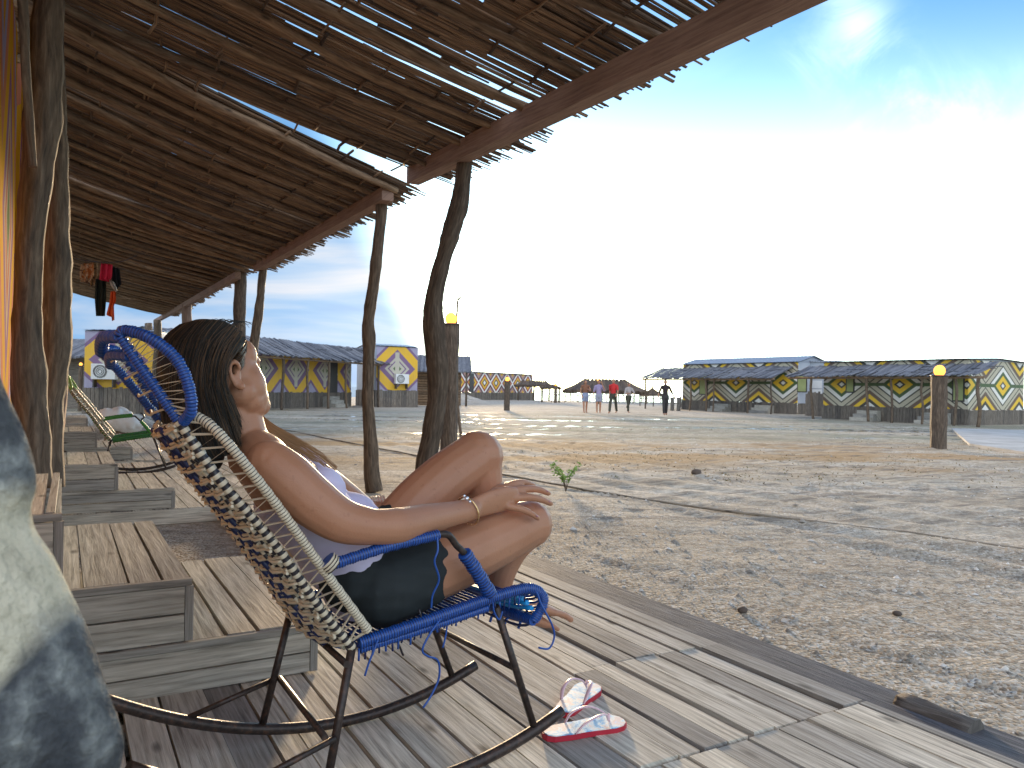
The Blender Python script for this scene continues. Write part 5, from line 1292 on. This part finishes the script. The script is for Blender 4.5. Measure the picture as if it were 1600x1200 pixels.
# mottled cloth bundle close to the camera, lower left corner
def blob_mat():
    m = Nd('mottled_denim'); v = m.coord('Object'); n = m.noise(v, 7.5, 4, .5, .8); n2 = m.noise(v, 34, 5, .6)
    sp = m.n('ShaderNodeSeparateXYZ'); m.t.links.new(m.n('ShaderNodeTexCoord').outputs['Object'], sp.inputs[0])
    vz = m.math('ADD', sp.outputs[2], m.math('MULTIPLY', m.math('SUBTRACT', n, .5), .16))
    # cream panel between two dark washed areas of the cloth
    pan = m.math('MULTIPLY', m.rng(vz, 1.060, 1.085, 1, 0), m.rng(m.math('ADD', vz, m.math('MULTIPLY', m.math('ADD', sp.outputs[0], .255), -1.9)), .985, 1.015, 0, 1))
    dk = m.ramp(n2, [(.30, (.015, .018, .024)), (.50, (.06, .065, .07)), (.62, (.16, .17, .165)), (.78, (.38, .39, .36))])
    lt = m.ramp(n2, [(.25, (.20, .18, .13)), (.45, (.46, .42, .31)), (.7, (.60, .55, .42))])
    m.col(m.mix(pan, dk, lt)); m.bump(m.math('ADD', n2, m.math('MULTIPLY', m.noise(v, 140, 3), .5)), .8, .012); return m.set(Roughness=.9)
M['mott'] = blob_mat()
edge0 = [(-90, 500), (-36, 528), (-10, 565), (6, 605), (20, 645), (36, 690), (50, 730), (56, 765), (52, 795), (62, 830), (92, 872), (118, 925), (142, 985), (156, 1040), (168, 1090), (180, 1140), (184, 1180), (174, 1230), (166, 1300)]
edge = [(p.x, p.y) for p in cr([(x, y, 0) for x, y in edge0], 4)]
g = MB(); yb = .42; rows = []
for px, py in edge:
    e = at(px, py, yb); r_ = e.x - at(-260, py, yb).x; line = []
    for k in range(25):
        th = -math.pi / 2 + math.pi * k / 24 * 1.0; cx = e.x - r_
        p = Vector((cx + r_ * math.cos(th), yb + .09 * math.sin(th) * (1 if th < 0 else .25), e.z)); p += Vector((0, 1, 0)) * (.014 * noise.noise(p * 9) + .007 * math.sin(p.z * 70 + 3 * noise.noise(p * 8)) * max(0, noise.noise(p * 6 + Vector((3, 0, 0))))) + Vector((1, 0, 0)) * .008 * noise.noise(p * 12)
        line.append(len(g.v)); g.v.append(tuple(p))
    rows.append(line)
for a, b in zip(rows, rows[1:]):
    for k in range(24): g.face((a[k], a[k + 1], b[k + 1], b[k]), None, 0, 0, True)
g.face(rows[0][::-1], None, 0, 0); g.face(rows[-1], None, 0, 0)
for a, b in zip(rows, rows[1:]): g.face((a[24], a[0], b[0], b[24]), None, 0, 0, False)
tag(g.build('draped_cloth', M['mott']), 'cream and dark blue mottled cloth very close to the camera, lower left corner', 'cloth')

# white laundry sack and small things on the far deck
c = onz(152, 640, .12); c = P(14.6, .75, .5)
g = MB(); g.ell(c, .34, .28, .22, seg=18, rings=12); g.ell(c + Vector((.22, 0, -.05)), .25, .22, .16, seg=14, rings=10)
def crump(co): return .05 * noise.noise(co * 7) + .02 * noise.noise(co * 19)
tag(remesh(g, 'laundry_bundle', M['white'], .03, 2, disp=crump), 'crumpled white bundle on a stool beyond the green chair', 'bundle')
r_ = empty('stool', P(14.6, .75, DECK), 0, 'small wooden stool under the white bundle', 'stool')
g = MB(); g.tube([(0, 0, .17), (0, 0, .21)], .22, 14); g.build('seat', M['rafter'], r_)
for k in range(3): g = MB(); g.tube([(.14 * math.cos(k * 2.1), .14 * math.sin(k * 2.1), .17), (.18 * math.cos(k * 2.1), .18 * math.sin(k * 2.1), 0)], .02, 6); g.build('leg', M['rafter'], r_)
# dark slatted hoarding behind the chairs
r_ = empty('slat_fence', at(186, 640, 26.5) * Vector((1, 1, 0)) if False else (at(186, 640, 26.5).x, 26.5, 0), .12, 'weathered upright slat fence below the yellow cabin end seen through the headrest', 'fence')
g = MB(); x = 0
while x < 3.6: g.box((x, 0, -.05), (.10, 0, 0), (0, .03, 0), (0, 0, 1.0 + rr(-.06, .08))); x += .112
g.build('slats', M['fence'], r_)
r_ = empty('hut', (at(72, 620, 33).x, 33, 0), 0, 'dim hut with a ragged thatch roof at the far left, beside the glowing lamp', 'hut')
g = MB(); g.box((0, 0, 0), (2.6, 0, 0), (0, 2, 0), (0, 0, 2.3)); g.build('wall', M['fence'], r_)
g = MB(); x = -.3
while x < 3.3: g.tube([(x - .3, -1.2, 2.15 + rr(-.06, .05)), (x, 1, 3.0)], .10, 5, 0, wdir=(0, 0, 1), ratio=.5, jit=.1, smooth=False); x += .13
g.build('roof', M['canefar'], r_)

# weed with bright small leaves in the yard, and a bare sapling behind the bent post
def leafy(name, base, h, n, mat, label, cat, lsize, spread, twig=.006):
    r_ = empty(name, base, 0, label, cat); rnd = random.Random(9); g = MB(); lf = MB()
    for k in range(n):
        th = rnd.uniform(0, 6.28); q = [Vector((0, 0, 0)), Vector((math.cos(th) * spread * .3, math.sin(th) * spread * .3, h * .5)), Vector((math.cos(th) * spread * rnd.uniform(.6, 1), math.sin(th) * spread * rnd.uniform(.6, 1), h * rnd.uniform(.6, 1)))]
        q = cr(q, 4); g.tube(q, [twig * (1 - .7 * i / len(q)) for i in range(len(q))], 5)
        for i in range(3, len(q)):
            for _ in range(4):
                p = q[i] + Vector((rnd.uniform(-1, 1), rnd.uniform(-1, 1), rnd.uniform(-1, 1))) * lsize; a = Vector((rnd.uniform(-1, 1), rnd.uniform(-1, 1), rnd.uniform(-.4, .6))).normalized() * lsize; b = a.orthogonal().normalized() * lsize * .45
                lf.poly([p - a, p + b, p + a, p - b], None, 0, rnd.random())
    g.build('stem', M['trunk'], r_); lf.build('leaves', mat, r_)
    return r_
M['leaf'] = flat('bright_green_leaf', (.22, .34, .06), .6)
c = onz(884, 768); leafy('weed', (c.x, c.y, 0), .34, 9, M['leaf'], 'small green weed in the yard just right of the woman\'s raised knee', 'plant', .022, .18, .004)
r_ = empty('bare_sapling', (at(722, 690, 16).x, 16, 0), 0, 'bare twiggy sapling against the bright sky just right of the bent porch post', 'tree')
g = MB(); top = at(715, 470, 16); rnd = random.Random(4); o = Vector(r_.location)
g.tube(cr([Vector((0, 0, -.05)), (top - o) * .5 + Vector((-.1, 0, 0)), top - o], 5), lerpl([.035, .03, .02], 5), 7); g.build('trunk', M['trunk'], r_)
g = MB()
def br(p, d, L, r0, lev):
    q = [p]; 
    for k in range(4): d = (d + Vector((rnd.uniform(-.3, .3), rnd.uniform(-.3, .3), rnd.uniform(-.1, .25)))).normalized(); q.append(q[-1] + d * L / 4)
    g.tube(q, [r0 * (1 - .6 * i / 4) for i in range(5)], 4)
    if lev:
        for k in range(3): br(q[rnd.randint(2, 4)], (d + Vector((rnd.uniform(-.9, .9), rnd.uniform(-.5, .5), rnd.uniform(-.2, .5)))).normalized(), L * .6, r0 * .5, lev - 1)
for k in range(5): br(top - o, Vector((rnd.uniform(-.2, .9), rnd.uniform(-.4, .4), rnd.uniform(.5, 1.0))).normalized(), rnd.uniform(.5, .8), .009, 2)
g.build('branches', M['trunk'], r_)
